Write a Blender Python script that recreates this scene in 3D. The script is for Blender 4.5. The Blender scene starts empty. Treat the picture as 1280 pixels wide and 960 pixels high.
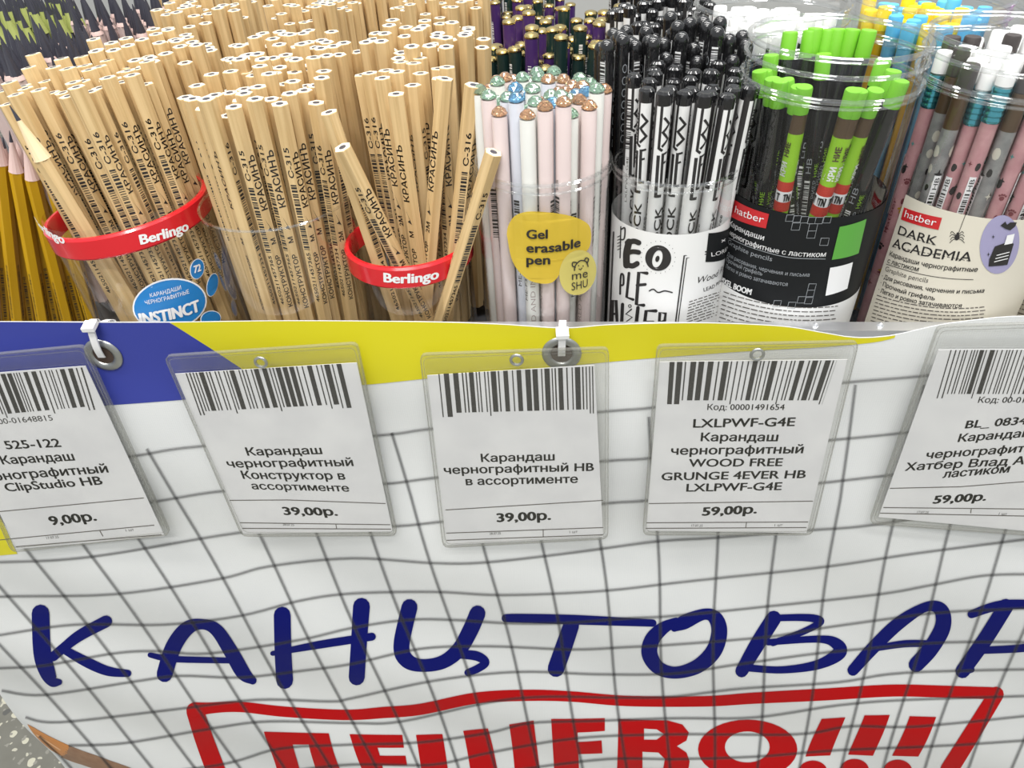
import bpy, bmesh, math, random
from mathutils import Vector, Matrix, geometry
random.seed(11)
S = bpy.context.scene
COL = S.collection
R = math.radians

# ------------------------------------------------------------------ camera
F = 961.0
CAM = Vector((0.0, -0.326, 0.215))
PITCH, ROLL, YAW = R(38), R(3.0), R(-5.5)
fw = Vector((math.sin(YAW)*math.cos(PITCH), math.cos(YAW)*math.cos(PITCH), -math.sin(PITCH)))
r0 = Vector((math.cos(YAW), -math.sin(YAW), 0))
u0 = r0.cross(fw)
RT = r0*math.cos(ROLL) - u0*math.sin(ROLL)
UP = r0*math.sin(ROLL) + u0*math.cos(ROLL)
cam_data = bpy.data.cameras.new('camera'); cam = bpy.data.objects.new('camera', cam_data)
COL.objects.link(cam)
m = Matrix((RT, UP, -fw)).transposed().to_4x4(); m.translation = CAM
cam.matrix_world = m
cam_data.sensor_width = 36; cam_data.lens = F/1280*36
cam_data.clip_start = 0.01; cam_data.clip_end = 50
S.camera = cam

# ------------------------------------------------------------------ light
world = bpy.data.worlds.new('store_light'); S.world = world; world.use_nodes = True
bg = world.node_tree.nodes['Background']
bg.inputs['Color'].default_value = (0.93, 0.97, 1.0, 1); bg.inputs['Strength'].default_value = 0.50
def lamp(x, y, z, sx, sy, power, rot=(0, 0, 0)):
    l = bpy.data.lights.new('ceiling_lamp', 'AREA'); l.shape = 'RECTANGLE'; l.size = sx; l.size_y = sy
    l.energy = power; l.color = (1.0, 0.98, 0.95)
    o = bpy.data.objects.new('ceiling_lamp', l); COL.objects.link(o); o.location = (x, y, z); o.rotation_euler = rot
for x, y, p in ((-0.9, -0.5, 17), (0.3, -0.9, 24), (-0.2, -1.7, 26), (0.9, 0.3, 15), (-0.5, 0.9, 15), (0.1, 0.15, 12)):  # the strip farthest in front is added to brighten the upright banner
    lamp(x, y, 1.9, 1.3, 0.16, p)
vs = S.view_settings
S.display_settings.display_device = 'sRGB'
vs.view_transform = 'Standard'; vs.look = 'None'; vs.gamma = 1; vs.use_curve_mapping = False
vs.exposure = 0.36
S.cycles.transparent_max_bounces = 40

# ------------------------------------------------------------------ pixel rays
def ray(px, py):
    return fw + RT*((px-640)/F) + UP*((480-py)/F)
def onz(px, py, z):
    d = ray(px, py); return CAM + d*((z-CAM.z)/d.z)
def ony(px, py, y):
    d = ray(px, py); return CAM + d*((y-CAM.y)/d.y)

# ------------------------------------------------------------------ materials
MATS = {}
def mat(name, col, rough=0.5, metal=0.0, spec=0.5, coat=0.0, alpha=None):
    if name in MATS: return MATS[name]
    M = bpy.data.materials.new(name); M.use_nodes = True
    b = M.node_tree.nodes['Principled BSDF']
    b.inputs['Base Color'].default_value = (*col, 1)
    b.inputs['Roughness'].default_value = rough; b.inputs['Metallic'].default_value = metal
    b.inputs['Specular IOR Level'].default_value = spec
    b.inputs['Coat Weight'].default_value = coat; b.inputs['Coat Roughness'].default_value = 0.05
    if alpha is not None: b.inputs['Alpha'].default_value = alpha
    MATS[name] = M; return M
def noise_mat(name, c1, c2, scale=(1, 1, 1), nscale=60, rough=0.5, detail=3, bump=0.0, spec=0.4, lo=0.35, hi=0.65):
    M = mat(name, c1, rough, spec=spec); nt = M.node_tree; b = nt.nodes['Principled BSDF']
    tc = nt.nodes.new('ShaderNodeTexCoord'); mp = nt.nodes.new('ShaderNodeMapping')
    mp.inputs['Scale'].default_value = scale
    oi = nt.nodes.new('ShaderNodeObjectInfo'); ad = nt.nodes.new('ShaderNodeVectorMath'); ad.operation = 'ADD'
    sc = nt.nodes.new('ShaderNodeVectorMath'); sc.operation = 'SCALE'; sc.inputs['Scale'].default_value = 3.0
    nt.links.new(tc.outputs['Object'], mp.inputs['Vector'])
    nt.links.new(oi.outputs['Location'], sc.inputs[0])
    nt.links.new(mp.outputs['Vector'], ad.inputs[0]); nt.links.new(sc.outputs[0], ad.inputs[1])
    n = nt.nodes.new('ShaderNodeTexNoise'); n.inputs['Scale'].default_value = nscale; n.inputs['Detail'].default_value = detail
    nt.links.new(ad.outputs[0], n.inputs['Vector'])
    cr = nt.nodes.new('ShaderNodeValToRGB')
    cr.color_ramp.elements[0].position = lo; cr.color_ramp.elements[1].position = hi
    cr.color_ramp.elements[0].color = (*c1, 1); cr.color_ramp.elements[1].color = (*c2, 1)
    nt.links.new(n.outputs['Fac'], cr.inputs['Fac']); nt.links.new(cr.outputs['Color'], b.inputs['Base Color'])
    if bump:
        bp = nt.nodes.new('ShaderNodeBump'); bp.inputs['Strength'].default_value = bump; bp.inputs['Distance'].default_value = 0.0005
        nt.links.new(n.outputs['Fac'], bp.inputs['Height']); nt.links.new(bp.outputs['Normal'], b.inputs['Normal'])
    return M
def mixed(name, fac, tcol, build, face=(0.60, 0.055)):
    M = bpy.data.materials.new(name); M.use_nodes = True; nt = M.node_tree
    out = nt.nodes['Material Output']; nt.nodes.remove(nt.nodes['Principled BSDF'])
    t = nt.nodes.new('ShaderNodeBsdfTransparent'); t.inputs['Color'].default_value = (*tcol, 1)
    mx = nt.nodes.new('ShaderNodeMixShader'); s = build(nt)
    nt.links.new(t.outputs[0], mx.inputs[1]); nt.links.new(s.outputs[0], mx.inputs[2])
    if fac is None:
        fr = nt.nodes.new('ShaderNodeLayerWeight'); fr.inputs['Blend'].default_value = 0.5
        pw = nt.nodes.new('ShaderNodeMath'); pw.operation = 'POWER'; pw.inputs[1].default_value = 4.0
        mu = nt.nodes.new('ShaderNodeMath'); mu.operation = 'MULTIPLY_ADD'; mu.inputs[1].default_value = face[0]; mu.inputs[2].default_value = face[1]
        nt.links.new(fr.outputs['Facing'], pw.inputs[0]); nt.links.new(pw.outputs[0], mu.inputs[0]); nt.links.new(mu.outputs[0], mx.inputs[0])
    else: mx.inputs[0].default_value = fac
    nt.links.new(mx.outputs[0], out.inputs['Surface']); MATS[name] = M; return M
def gloss(rough, col=(1, 1, 1)):
    def f(nt):
        g = nt.nodes.new('ShaderNodeBsdfGlossy'); g.inputs['Roughness'].default_value = rough
        g.inputs['Color'].default_value = (*col, 1); return g
    return f
def diff(col):
    def f(nt):
        g = nt.nodes.new('ShaderNodeBsdfDiffuse'); g.inputs['Color'].default_value = (*col, 1); return g
    return f
M_clear = mixed('clear_plastic', None, (0.965, 0.97, 0.97), gloss(0.05))
M_rim = mixed('rim_plastic', None, (0.97, 0.975, 0.975), gloss(0.06), (0.80, 0.16))
M_sleeve = mixed('clear_vinyl', 0.10, (0.97, 0.97, 0.965), gloss(0.22, (0.9, 0.92, 0.92)))
M_sleeve_edge = mixed('vinyl_edge', 0.30, (0.9, 0.9, 0.88), diff((0.30, 0.30, 0.28)))
M_grid = mixed('printed_grid_ink', 0.36, (1, 1, 1), diff((0.055, 0.055, 0.06)))
M_gridsoft = mixed('printed_grid_soft_edge', 0.22, (1, 1, 1), diff((0.10, 0.10, 0.10)))  # wider, fainter grey print along the grid lines
M_yellowfilm = mixed('yellow_film', 0.82, (1, 0.88, 0.3), diff((0.70, 0.50, 0.06)))
M_palefilm = mixed('pale_yellow_film', 0.86, (1, 0.95, 0.4), diff((0.66, 0.57, 0.17)))
M_wood = noise_mat('natural_wood', (0.55, 0.378, 0.175), (0.69, 0.505, 0.262), (1, 1, 0.035), 420, 0.55, spec=0.35)
M_woodend_lit = noise_mat('lit_cut_wood', (0.50, 0.44, 0.34), (0.72, 0.67, 0.56), (1, 1, 1), 900, 0.6)  # pencil ends: light falling on the cut faces is put into the paler colour
M_lead = mat('graphite', (0.045, 0.045, 0.06), 0.35)
M_ink = mat('black_ink', (0.022, 0.02, 0.02), 0.5)
M_inksoft = mat('grey_ink', (0.10, 0.09, 0.08), 0.6)
M_white = mat('white_paint', (0.80, 0.80, 0.79), 0.35)
M_whiteink = mat('white_ink', (0.82, 0.82, 0.82), 0.5)
M_greyink = mat('pale_grey_ink', (0.30, 0.32, 0.34), 0.5)
M_paper = noise_mat('paper', (0.66, 0.66, 0.67), (0.715, 0.715, 0.72), (1, 1, 1), 40, 0.75)
M_banner = noise_mat('banner_vinyl', (0.655, 0.668, 0.668), (0.715, 0.727, 0.722), (1, 1, 1), 9, 0.36, bump=0.0, spec=0.45)
def weave():
    nt = M_banner.node_tree; b = nt.nodes['Principled BSDF']; tc = nt.nodes.new('ShaderNodeTexCoord')
    hs = []
    for d in ('X', 'Z'):
        w = nt.nodes.new('ShaderNodeTexWave'); w.bands_direction = d; w.inputs['Scale'].default_value = 260; w.inputs['Distortion'].default_value = 0.4
        nt.links.new(tc.outputs['Object'], w.inputs['Vector']); hs.append(w)
    ad = nt.nodes.new('ShaderNodeMath'); ad.operation = 'ADD'
    nt.links.new(hs[0].outputs['Fac'], ad.inputs[0]); nt.links.new(hs[1].outputs['Fac'], ad.inputs[1])
    bp = nt.nodes.new('ShaderNodeBump'); bp.inputs['Strength'].default_value = 0.12; bp.inputs['Distance'].default_value = 0.0003
    nt.links.new(ad.outputs[0], bp.inputs['Height']); nt.links.new(bp.outputs['Normal'], b.inputs['Normal'])
weave()
M_blueink = mat('blue_ink', (0.003, 0.006, 0.125), 0.45, spec=0.06)
M_bandblue = mat('band_blue', (0.038, 0.052, 0.30), 0.36, spec=0.3)  # printed blue, lightened to put the sheen near the top into the colour
M_bandyellow = mat('band_yellow', (0.63, 0.57, 0.010), 0.36)
M_redink = mat('red_ink', (0.44, 0.003, 0.005), 0.45, spec=0.06)
M_orange = mat('orange_ink', (0.55, 0.20, 0.03), 0.35)
M_brown = noise_mat('brown_ink', (0.22, 0.11, 0.06), (0.27, 0.15, 0.085), (1, 1, 1), 120, 0.4)
M_steel = mat('zinc_steel', (0.80, 0.81, 0.83), 0.33, 0.9)
M_nylon = mat('white_nylon', (0.80, 0.80, 0.80), 0.35)
M_redplastic = mat('red_plastic', (0.62, 0.012, 0.02), 0.22, coat=0.4)
M_bluelabel = mat('blue_label', (0.015, 0.19, 0.50), 0.35)
M_dark = mat('dark_shelf', (0.06, 0.06, 0.065), 0.5)
M_blacklabel = mat('black_label', (0.010, 0.011, 0.012), 0.5, spec=0.2)
M_cream = mat('cream_label', (0.66, 0.62, 0.52), 0.5)
M_lilac = mat('lilac_ink', (0.33, 0.31, 0.48), 0.5)
M_redlogo = mat('red_logo', (0.55, 0.02, 0.025), 0.4)
M_lime = mat('lime_rubber', (0.18, 0.50, 0.03), 0.45)
M_limebody = mat('lime_lacquer', (0.28, 0.55, 0.02), 0.3)
M_blackbody = mat('black_lacquer', (0.012, 0.012, 0.013), 0.14, coat=0.5)
M_brownbody = mat('brown_lacquer', (0.09, 0.055, 0.03), 0.3)
M_pinkbody = noise_mat('pink_lacquer', (0.50, 0.25, 0.27), (0.56, 0.31, 0.32), (1, 1, 1), 200, 0.3)
M_greybody = noise_mat('grey_lacquer', (0.20, 0.20, 0.20), (0.30, 0.30, 0.29), (1, 1, 1), 160, 0.3)
M_teal = mat('teal_foil', (0.10, 0.42, 0.50), 0.18, 0.85)
M_eraser = mat('white_rubber', (0.83, 0.83, 0.82), 0.6)
M_darkrubber = mat('dark_rubber', (0.05, 0.042, 0.04), 0.5)
M_yellowrub = mat('yellow_rubber', (0.85, 0.62, 0.01), 0.5)
M_bluerub = mat('sky_blue_rubber', (0.10, 0.45, 0.75), 0.5)
M_magenta = mat('magenta_rubber', (0.50, 0.12, 0.55), 0.5)
M_gold = mat('gold_cap', (0.70, 0.55, 0.24), 0.25, 1.0)
M_greenpen = mat('dark_green_lacquer', (0.010, 0.028, 0.026), 0.25)
M_purplepen = mat('purple_lacquer', (0.055, 0.022, 0.12), 0.25)
M_yellowpen = noise_mat('yellow_lacquer', (0.50, 0.28, 0.006), (0.58, 0.34, 0.01), (1, 1, .1), 90, 0.3)
M_palewood = mat('pale_pink_wood', (0.62, 0.45, 0.41), 0.6)
M_limewood = mat('lime_stained_wood', (0.34, 0.38, 0.11), 0.6)
M_red = mat('red_lacquer', (0.50, 0.035, 0.02), 0.4)
PENW = [mat('pearl_pink', (0.66, 0.55, 0.53), 0.3), mat('pearl_white', (0.68, 0.68, 0.64), 0.3), mat('pearl_blue', (0.58, 0.60, 0.66), 0.3)]
GEM = [mat('amber_gem', (0.80, 0.47, 0.25), 0.03), mat('green_gem', (0.50, 0.74, 0.56), 0.03), mat('blue_gem', (0.22, 0.55, 0.85), 0.03)]
for M_ in GEM:
    b_ = M_.node_tree.nodes['Principled BSDF']; b_.inputs['Transmission Weight'].default_value = 0.88; b_.inputs['IOR'].default_value = 1.75; b_.inputs['Coat Weight'].default_value = 0.6
M_gemback = mat('gem_back_reflector', (0.75, 0.75, 0.75), 0.15, 1.0)  # reflective disc added under each gem to make it sparkle

# ------------------------------------------------------------------ builders
class MB:
    def __init__(s): s.v = []; s.f = []; s.mi = []; s.mats = []
    def m(s, M):
        if M not in s.mats: s.mats.append(M)
        return s.mats.index(M)
    def add(s, vs, fs, M):
        b = len(s.v); k = s.m(M); s.v += [tuple(p) for p in vs]
        for f in fs: s.f.append([b+i for i in f]); s.mi.append(k)
    def box(s, lo, hi, M):
        x0, y0, z0 = lo; x1, y1, z1 = hi
        s.add([(x0,y0,z0),(x1,y0,z0),(x1,y1,z0),(x0,y1,z0),(x0,y0,z1),(x1,y0,z1),(x1,y1,z1),(x0,y1,z1)],
              [(3,2,1,0),(4,5,6,7),(0,1,5,4),(1,2,6,5),(2,3,7,6),(3,0,4,7)], M)
    def lathe(s, prof, n, M, capb=False, capt=False, rot=0.0, origin=(0, 0, 0)):
        # prof: (r, z[, material]) rings; a ring's material colours the band above it
        k0 = None; ox, oy, oz = origin
        b = len(s.v)
        for p in prof:
            for i in range(n):
                a = 2*math.pi*i/n + rot
                s.v.append((ox+p[0]*math.cos(a), oy+p[0]*math.sin(a), oz+p[1]))
        for j in range(len(prof)-1):
            k = s.m(prof[j][2] if len(prof[j]) > 2 else M)
            for i in range(n):
                i2 = (i+1) % n
                s.f.append([b+j*n+i, b+j*n+i2, b+(j+1)*n+i2, b+(j+1)*n+i]); s.mi.append(k)
        if capb: s.f.append([b+i for i in range(n)][::-1]); s.mi.append(s.m(prof[0][2] if len(prof[0]) > 2 else M))
        if capt: s.f.append([b+(len(prof)-1)*n+i for i in range(n)]); s.mi.append(s.m(prof[-1][2] if len(prof[-1]) > 2 else M))
    def torus(s, Rr, r, z, M, n=48, k=8, origin=(0, 0, 0), arc=None):
        prof = [(Rr+r*math.cos(2*math.pi*i/k), z+r*math.sin(2*math.pi*i/k)) for i in range(k+1)]
        s.lathe(prof, n, M, origin=origin)
    def tube(s, pts, r, M, n=8):
        b = len(s.v); pts = [Vector(p) for p in pts]; k = s.m(M)
        for i, p in enumerate(pts):
            t = (pts[min(i+1, len(pts)-1)]-pts[max(i-1, 0)]).normalized()
            a = t.orthogonal().normalized() if i == 0 else (a - t*a.dot(t)).normalized()
            c = t.cross(a)
            for j in range(n):
                w = 2*math.pi*j/n; s.v.append(tuple(p+(a*math.cos(w)+c*math.sin(w))*r))
        for i in range(len(pts)-1):
            for j in range(n):
                j2 = (j+1) % n; s.f.append([b+i*n+j, b+i*n+j2, b+(i+1)*n+j2, b+(i+1)*n+j]); s.mi.append(k)
        s.f.append([b+j for j in range(n)][::-1]); s.mi.append(k)
        s.f.append([b+(len(pts)-1)*n+j for j in range(n)]); s.mi.append(k)
    def mesh(s, name, smooth=True, angle=35):
        me = bpy.data.meshes.new(name); me.from_pydata(s.v, [], s.f)
        for M in s.mats: me.materials.append(M)
        me.polygons.foreach_set('material_index', s.mi)
        if smooth:
            me.polygons.foreach_set('use_smooth', [True]*len(me.polygons)); me.update()
            me.set_sharp_from_angle(angle=R(angle))
        me.update(); return me
    def build(s, name, parent=None, smooth=True, angle=35):
        return link(name, s.mesh(name, smooth, angle), parent)
def link(name, me, parent=None):
    o = bpy.data.objects.new(name, me); COL.objects.link(o); o.parent = parent; return o
def tag(o, label=None, cat=None, group=None, kind=None):
    if label: o['label'] = label
    if cat: o['category'] = cat
    if group: o['group'] = group
    if kind: o['kind'] = kind
    return o
def thing(name, label, cat, loc=(0, 0, 0), group=None):
    o = bpy.data.objects.new(name, None); COL.objects.link(o); o.empty_display_size = 0.01; o.location = loc
    return tag(o, label, cat, group)

# ------------------------------------------------------------------ surfaces that prints lie on
def banner_y(x, z):
    k = min(1.0, max(0.0, -z/0.05))
    y = 0.0022*math.sin(2*math.pi*(x*0.55+z*1.0)/0.17+0.6)*k + 0.0010*math.sin(2*math.pi*(x*1.0-0.25*z)/0.21)
    if x < -0.43: y += 2.4*(-0.43-x)**2
    return y
class BannerSurf:
    def __init__(s, y0=None): s.y0 = y0
    def param(s, px, py):
        y = s.y0 or 0.0
        for _ in range(4):
            p = ony(px, py, y)
            if s.y0 is None: y = banner_y(p.x, p.z)
        return Vector((p.x, p.z))
    def at(s, a, b, off):
        return Vector((a, (banner_y(a, b) if s.y0 is None else s.y0)-off, b))
class CylSurf:
    """Outside of a tub: param = (arc length, height along the axis)."""
    def __init__(s, mw, rad): s.mw = mw; s.im = mw.inverted(); s.r = rad
    def param(s, px, py):
        o = s.im @ CAM; d = (s.im.to_3x3() @ ray(px, py))
        a = d.x*d.x+d.y*d.y; b = o.x*d.x+o.y*d.y; c = o.x*o.x+o.y*o.y-s.r*s.r
        D = b*b-a*c
        t = (-b-math.sqrt(D))/a if D > 0 else -b/a
        p = o+d*t
        return Vector((math.atan2(p.x, -p.y)*s.r, p.z))
    def at(s, a, b, off):
        th = a/s.r; r = s.r+off
        return Vector((r*math.sin(th), -r*math.cos(th), b))
def emit(mb, surf, pts2, tris, M, off, maxlen=0.008):
    """pts2/tris in surface parameters -> subdivided, laid on the surface."""
    bm = bmesh.new(); vv = [bm.verts.new((p[0], p[1], 0)) for p in pts2]
    for t in tris:
        try: bm.faces.new([vv[i] for i in t])
        except ValueError: pass
    if maxlen:
        for _ in range(5):
            es = [e for e in bm.edges if e.calc_length() > maxlen]
            if not es: break
            bmesh.ops.subdivide_edges(bm, edges=es, cuts=1, use_grid_fill=False)
            bmesh.ops.triangulate(bm, faces=[f for f in bm.faces if len(f.verts) > 4])
    bm.verts.index_update()
    mb.add([surf.at(v.co.x, v.co.y, off) for v in bm.verts], [[v.index for v in f.verts] for f in bm.faces], M)
    bm.free()
def poly(mb, surf, loops, M, off, px=True, maxlen=0.008):
    if not isinstance(loops[0][0], (list, tuple, Vector)): loops = [loops]
    L = [[surf.param(*p) if px else Vector(p) for p in lp] for lp in loops]
    flat = [p for lp in L for p in lp]
    tr = geometry.tessellate_polygon([[Vector((p[0], p[1], 0)) for p in lp] for lp in L])
    emit(mb, surf, flat, tr, M, off, maxlen)
def spline(pts, k=8):
    n = len(pts[0]); out = []
    for i in range(len(pts)-1):
        p0 = pts[max(i-1, 0)]; p1 = pts[i]; p2 = pts[i+1]; p3 = pts[min(i+2, len(pts)-1)]
        for j in range(k):
            t = j/k
            out.append(tuple(0.5*((2*p1[q])+(-p0[q]+p2[q])*t+(2*p0[q]-5*p1[q]+4*p2[q]-p3[q])*t*t+(-p0[q]+3*p1[q]-3*p2[q]+p3[q])*t**3) for q in range(n)))
    out.append(tuple(pts[-1])); return out
def stroke(mb, surf, pts, w, M, off, k=8, px=True, cap=True):
    """pts: (x, y) or (x, y, halfwidth) in photo pixels, drawn as a smooth stroke."""
    P = [(p[0], p[1], p[2] if len(p) > 2 else w) for p in pts]
    P = spline(P, k) if (k > 1 and len(P) > 1) else P
    vs = []; n = len(P)
    for i, p in enumerate(P):
        a = P[max(i-1, 0)]; b = P[min(i+1, n-1)]; dx = b[0]-a[0]; dy = b[1]-a[1]; L = math.hypot(dx, dy) or 1
        nx, ny = -dy/L*p[2], dx/L*p[2]; vs += [(p[0]+nx, p[1]+ny), (p[0]-nx, p[1]-ny)]
    fs = [(2*i, 2*i+1, 2*i+3, 2*i+2) for i in range(n-1)]
    if cap:
        for e, q in ((0, 1), (n-1, n-2)):
            c = P[e]; ax = c[0]-P[q][0]; ay = c[1]-P[q][1]; L = math.hypot(ax, ay) or 1; ax /= L; ay /= L
            b0 = len(vs)
            for j in range(7):
                t = -math.pi/2+math.pi*j/6
                vs.append((c[0]+c[2]*(math.cos(t)*ax-math.sin(t)*ay), c[1]+c[2]*(math.cos(t)*ay+math.sin(t)*ax)))
            fs.append(tuple(range(b0, b0+7)))
    V = [surf.param(*p) for p in vs] if px else [Vector(p) for p in vs]
    mb.add([surf.at(p[0], p[1], off) for p in V], fs, M)
def ellipse(cx, cy, rx, ry, rot=0, n=36):
    c, s_ = math.cos(R(rot)), math.sin(R(rot)); o = []
    for i in range(n):
        a = 2*math.pi*i/n; x = rx*math.cos(a); y = ry*math.sin(a); o.append((cx+x*c-y*s_, cy+x*s_+y*c))
    return o
_T = {}
def glyphs(text, bold=0.0):
    """Outlines of the built-in typeface, triangulated with the nonzero winding rule."""
    if text in _T: return _T[text]
    c = bpy.data.curves.new('lettering', 'FONT'); c.body = text; c.size = 1
    o = bpy.data.objects.new('lettering', c); COL.objects.link(o); bpy.context.view_layer.update()
    cu = o.to_curve(bpy.context.evaluated_depsgraph_get()); loops = []
    for sp_ in cu.splines:
        B = sp_.bezier_points; n = len(B); L = []
        for k in range(n):
            a, d = B[k], B[(k+1) % n]; p0, p1, p2, p3 = a.co, a.handle_right, d.handle_left, d.co
            flat = abs((p1-p0).cross(p3-p0).z)+abs((p2-p0).cross(p3-p0).z) < 1e-4
            for t in ((0,) if flat else (0, .34, .67)):
                q = p0*(1-t)**3+p1*3*t*(1-t)**2+p2*3*t*t*(1-t)+p3*t**3; L.append((q.x, q.y))
        if len(L) > 2: loops.append(L)
    o.to_curve_clear(); bpy.data.objects.remove(o); bpy.data.curves.remove(c)
    vin = []; ein = []; boxes = []
    for L in loops:
        b0 = len(vin); vin += [Vector(p) for p in L]; ein += [(b0+k, b0+(k+1) % len(L)) for k in range(len(L))]
        boxes.append((min(p[0] for p in L), max(p[0] for p in L), min(p[1] for p in L), max(p[1] for p in L)))
    vo, _, fo, _, _, _ = geometry.delaunay_2d_cdt(vin, ein, [], 0, 1e-6)
    f = []
    for t in fo:
        x = sum(vo[k].x for k in t)/len(t); y = sum(vo[k].y for k in t)/len(t); w = 0
        for L, (xa, xb, ya, yb_) in zip(loops, boxes):
            if not (xa <= x <= xb and ya <= y <= yb_): continue
            for k in range(len(L)):
                p, q = L[k], L[(k+1) % len(L)]
                if p[1] <= y < q[1]:
                    if (q[0]-p[0])*(y-p[1])-(x-p[0])*(q[1]-p[1]) > 0: w += 1
                elif q[1] <= y < p[1]:
                    if (q[0]-p[0])*(y-p[1])-(x-p[0])*(q[1]-p[1]) < 0: w -= 1
        if w: f.append(tuple(t))
    used = sorted({k for t in f for k in t}); ix = {k: n for n, k in enumerate(used)}
    x0 = min(vo[k].x for k in used); x1 = max(vo[k].x for k in used)
    _T[text] = ([((vo[k].x-x0)/(x1-x0), vo[k].y/0.72) for k in used], [tuple(ix[k] for k in t) for t in f]); return _T[text]
def text(mb, surf, s, p0, p1, cap, M, off, up=(0, -1), bold=0.0):
    """Baseline from pixel p0 to p1; cap height cap px along the pixel direction up."""
    v, f = glyphs(s, 0.0); a = surf.param(*p0); b = surf.param(*p1)
    ul = math.hypot(*up)
    mid = ((p0[0]+p1[0])/2, (p0[1]+p1[1])/2)
    c = surf.param(mid[0]+up[0]*cap, mid[1]+up[1]*cap) - surf.param(*mid)
    e = bold*2.1; w = (b-a).length; ex = (b-a)/w*c.length*e if w else a*0; ey = c*e*0.55
    for sh in ((a*0,) if not bold else (ex, -ex, ey, -ey, (ex+ey)*.7, (ex-ey)*.7, (ey-ex)*.7, (-ex-ey)*.7)):
        pts = [a+(b-a)*q[0]+c*q[1]+sh for q in v]
        mb.add([surf.at(p[0], p[1], off) for p in pts], f, M)
def text_local(mb, s, org, along, up, length, cap, M, bold=0.0):
    v, f = glyphs(s, bold); org = Vector(org); along = Vector(along); up = Vector(up)
    e = bold*cap
    for da, du in (((0, 0),) if not bold else ((e, 0), (-e, 0), (0, e), (0, -e), (0, 0))):
        mb.add([org+along*(q[0]*length+da)+up*(q[1]*cap+du) for q in v], f, M)

# ------------------------------------------------------------------ the setting
def terrazzo():
    M = mat('terrazzo', (0.2, 0.2, 0.17), 0.35); nt = M.node_tree; b = nt.nodes['Principled BSDF']
    tc = nt.nodes.new('ShaderNodeTexCoord'); prev = None
    base = nt.nodes.new('ShaderNodeTexNoise'); base.inputs['Scale'].default_value = 30
    nt.links.new(tc.outputs['Object'], base.inputs['Vector'])
    cr = nt.nodes.new('ShaderNodeValToRGB'); cr.color_ramp.elements[0].color = (0.15, 0.145, 0.12, 1); cr.color_ramp.elements[1].color = (0.24, 0.235, 0.20, 1)
    nt.links.new(base.outputs['Fac'], cr.inputs['Fac']); prev = cr.outputs['Color']
    for sc, th, cols in ((52, 0.27, ((0.60, 0.58, 0.46), (0.12, 0.12, 0.11))), (30, 0.20, ((0.10, 0.10, 0.10), (0.55, 0.53, 0.42))), (95, 0.25, ((0.55, 0.53, 0.43), (0.30, 0.29, 0.25)))):
        dn = nt.nodes.new('ShaderNodeTexNoise'); dn.inputs['Scale'].default_value = sc*0.8
        ad = nt.nodes.new('ShaderNodeVectorMath'); ad.operation = 'MULTIPLY_ADD'
        ad.inputs[1].default_value = (0.012, 0.012, 0.012)
        nt.links.new(tc.outputs['Object'], dn.inputs['Vector']); nt.links.new(dn.outputs['Color'], ad.inputs[0]); nt.links.new(tc.outputs['Object'], ad.inputs[2])
        v = nt.nodes.new('ShaderNodeTexVoronoi'); v.inputs['Scale'].default_value = sc
        nt.links.new(ad.outputs[0], v.inputs['Vector'])
        lt = nt.nodes.new('ShaderNodeMath'); lt.operation = 'LESS_THAN'; lt.inputs[1].default_value = th
        nt.links.new(v.outputs['Distance'], lt.inputs[0])
        rp = nt.nodes.new('ShaderNodeValToRGB'); rp.color_ramp.interpolation = 'CONSTANT'
        rp.color_ramp.elements[0].color = (*cols[0], 1); rp.color_ramp.elements[1].color = (*cols[1], 1); rp.color_ramp.elements[1].position = 0.62
        sp = nt.nodes.new('ShaderNodeSeparateColor'); nt.links.new(v.outputs['Color'], sp.inputs[0]); nt.links.new(sp.outputs[0], rp.inputs['Fac'])
        mx = nt.nodes.new('ShaderNodeMix'); mx.data_type = 'RGBA'
        nt.links.new(lt.outputs[0], mx.inputs[0]); nt.links.new(prev, mx.inputs[6]); nt.links.new(rp.outputs['Color'], mx.inputs[7]); prev = mx.outputs[2]
    nt.links.new(prev, b.inputs['Base Color']); return M
fl = MB(); fl.box((-3, -3, -0.80), (3, 3, -0.75), terrazzo()); tag(fl.build('floor', smooth=False), kind='structure')

ZS = -0.080                                     # top of the shelf deck
wl = MB(); wl.box((-3, 3, -0.75), (3, 3.1, 1.85), mat('store_wall', (0.6, 0.6, 0.58), 0.6)); tag(wl.build('wall_back', smooth=False), kind='structure')
st = thing('display_stand', 'metal display stand with zinc front rail holding the tubs of pencils', 'stand', (0, 0, -0.75))
def sp(mb, name):                               # stand part, given in world coordinates
    o = mb.build(name, st, smooth=False); o.location = (0, 0, 0.75); return o
b = MB(); b.box((-0.425, 0.006, ZS-0.02), (0.60, 0.50, ZS), M_dark); b.box((-0.75, 0.040, ZS-0.02), (-0.425, 0.50, ZS), M_dark); sp(b, 'shelf_deck')
b = MB()
b.box((-0.425, 0.0055, -0.0255), (0.60, 0.0075, -0.0095), M_steel); b.box((-0.425, 0.0075, -0.0115), (0.60, 0.0135, -0.0095), M_steel)
b.box((-0.425, 0.0085, -0.015), (0.60, 0.0125, -0.0116), M_steel); sp(b, 'front_rail')
for px in (1018, 1099):
    p = ony(px, 411, 0.0105)
    b = MB(); b.lathe([(0.0001, 0.0016), (0.0012, 0.0013), (0.0019, 0)], 16, M_steel); o = b.build('bolt', st); o.location = (p.x, 0.0105, 0.75-0.0095)
b = MB(); b.box((-0.15, 0.47, -0.75), (0.60, 0.49, ZS-0.0201), M_dark); sp(b, 'back_panel')
for x in (-0.12, 0.54):
    b = MB(); b.box((x, 0.03, -0.75), (x+0.04, 0.07, ZS-0.0201), M_dark); sp(b, 'leg')
for x in (-0.425, 0.585):
    b = MB(); b.box((x, 0.0076, ZS), (x+0.015, 0.0134, -0.0117), M_steel); sp(b, 'upright')

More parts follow.
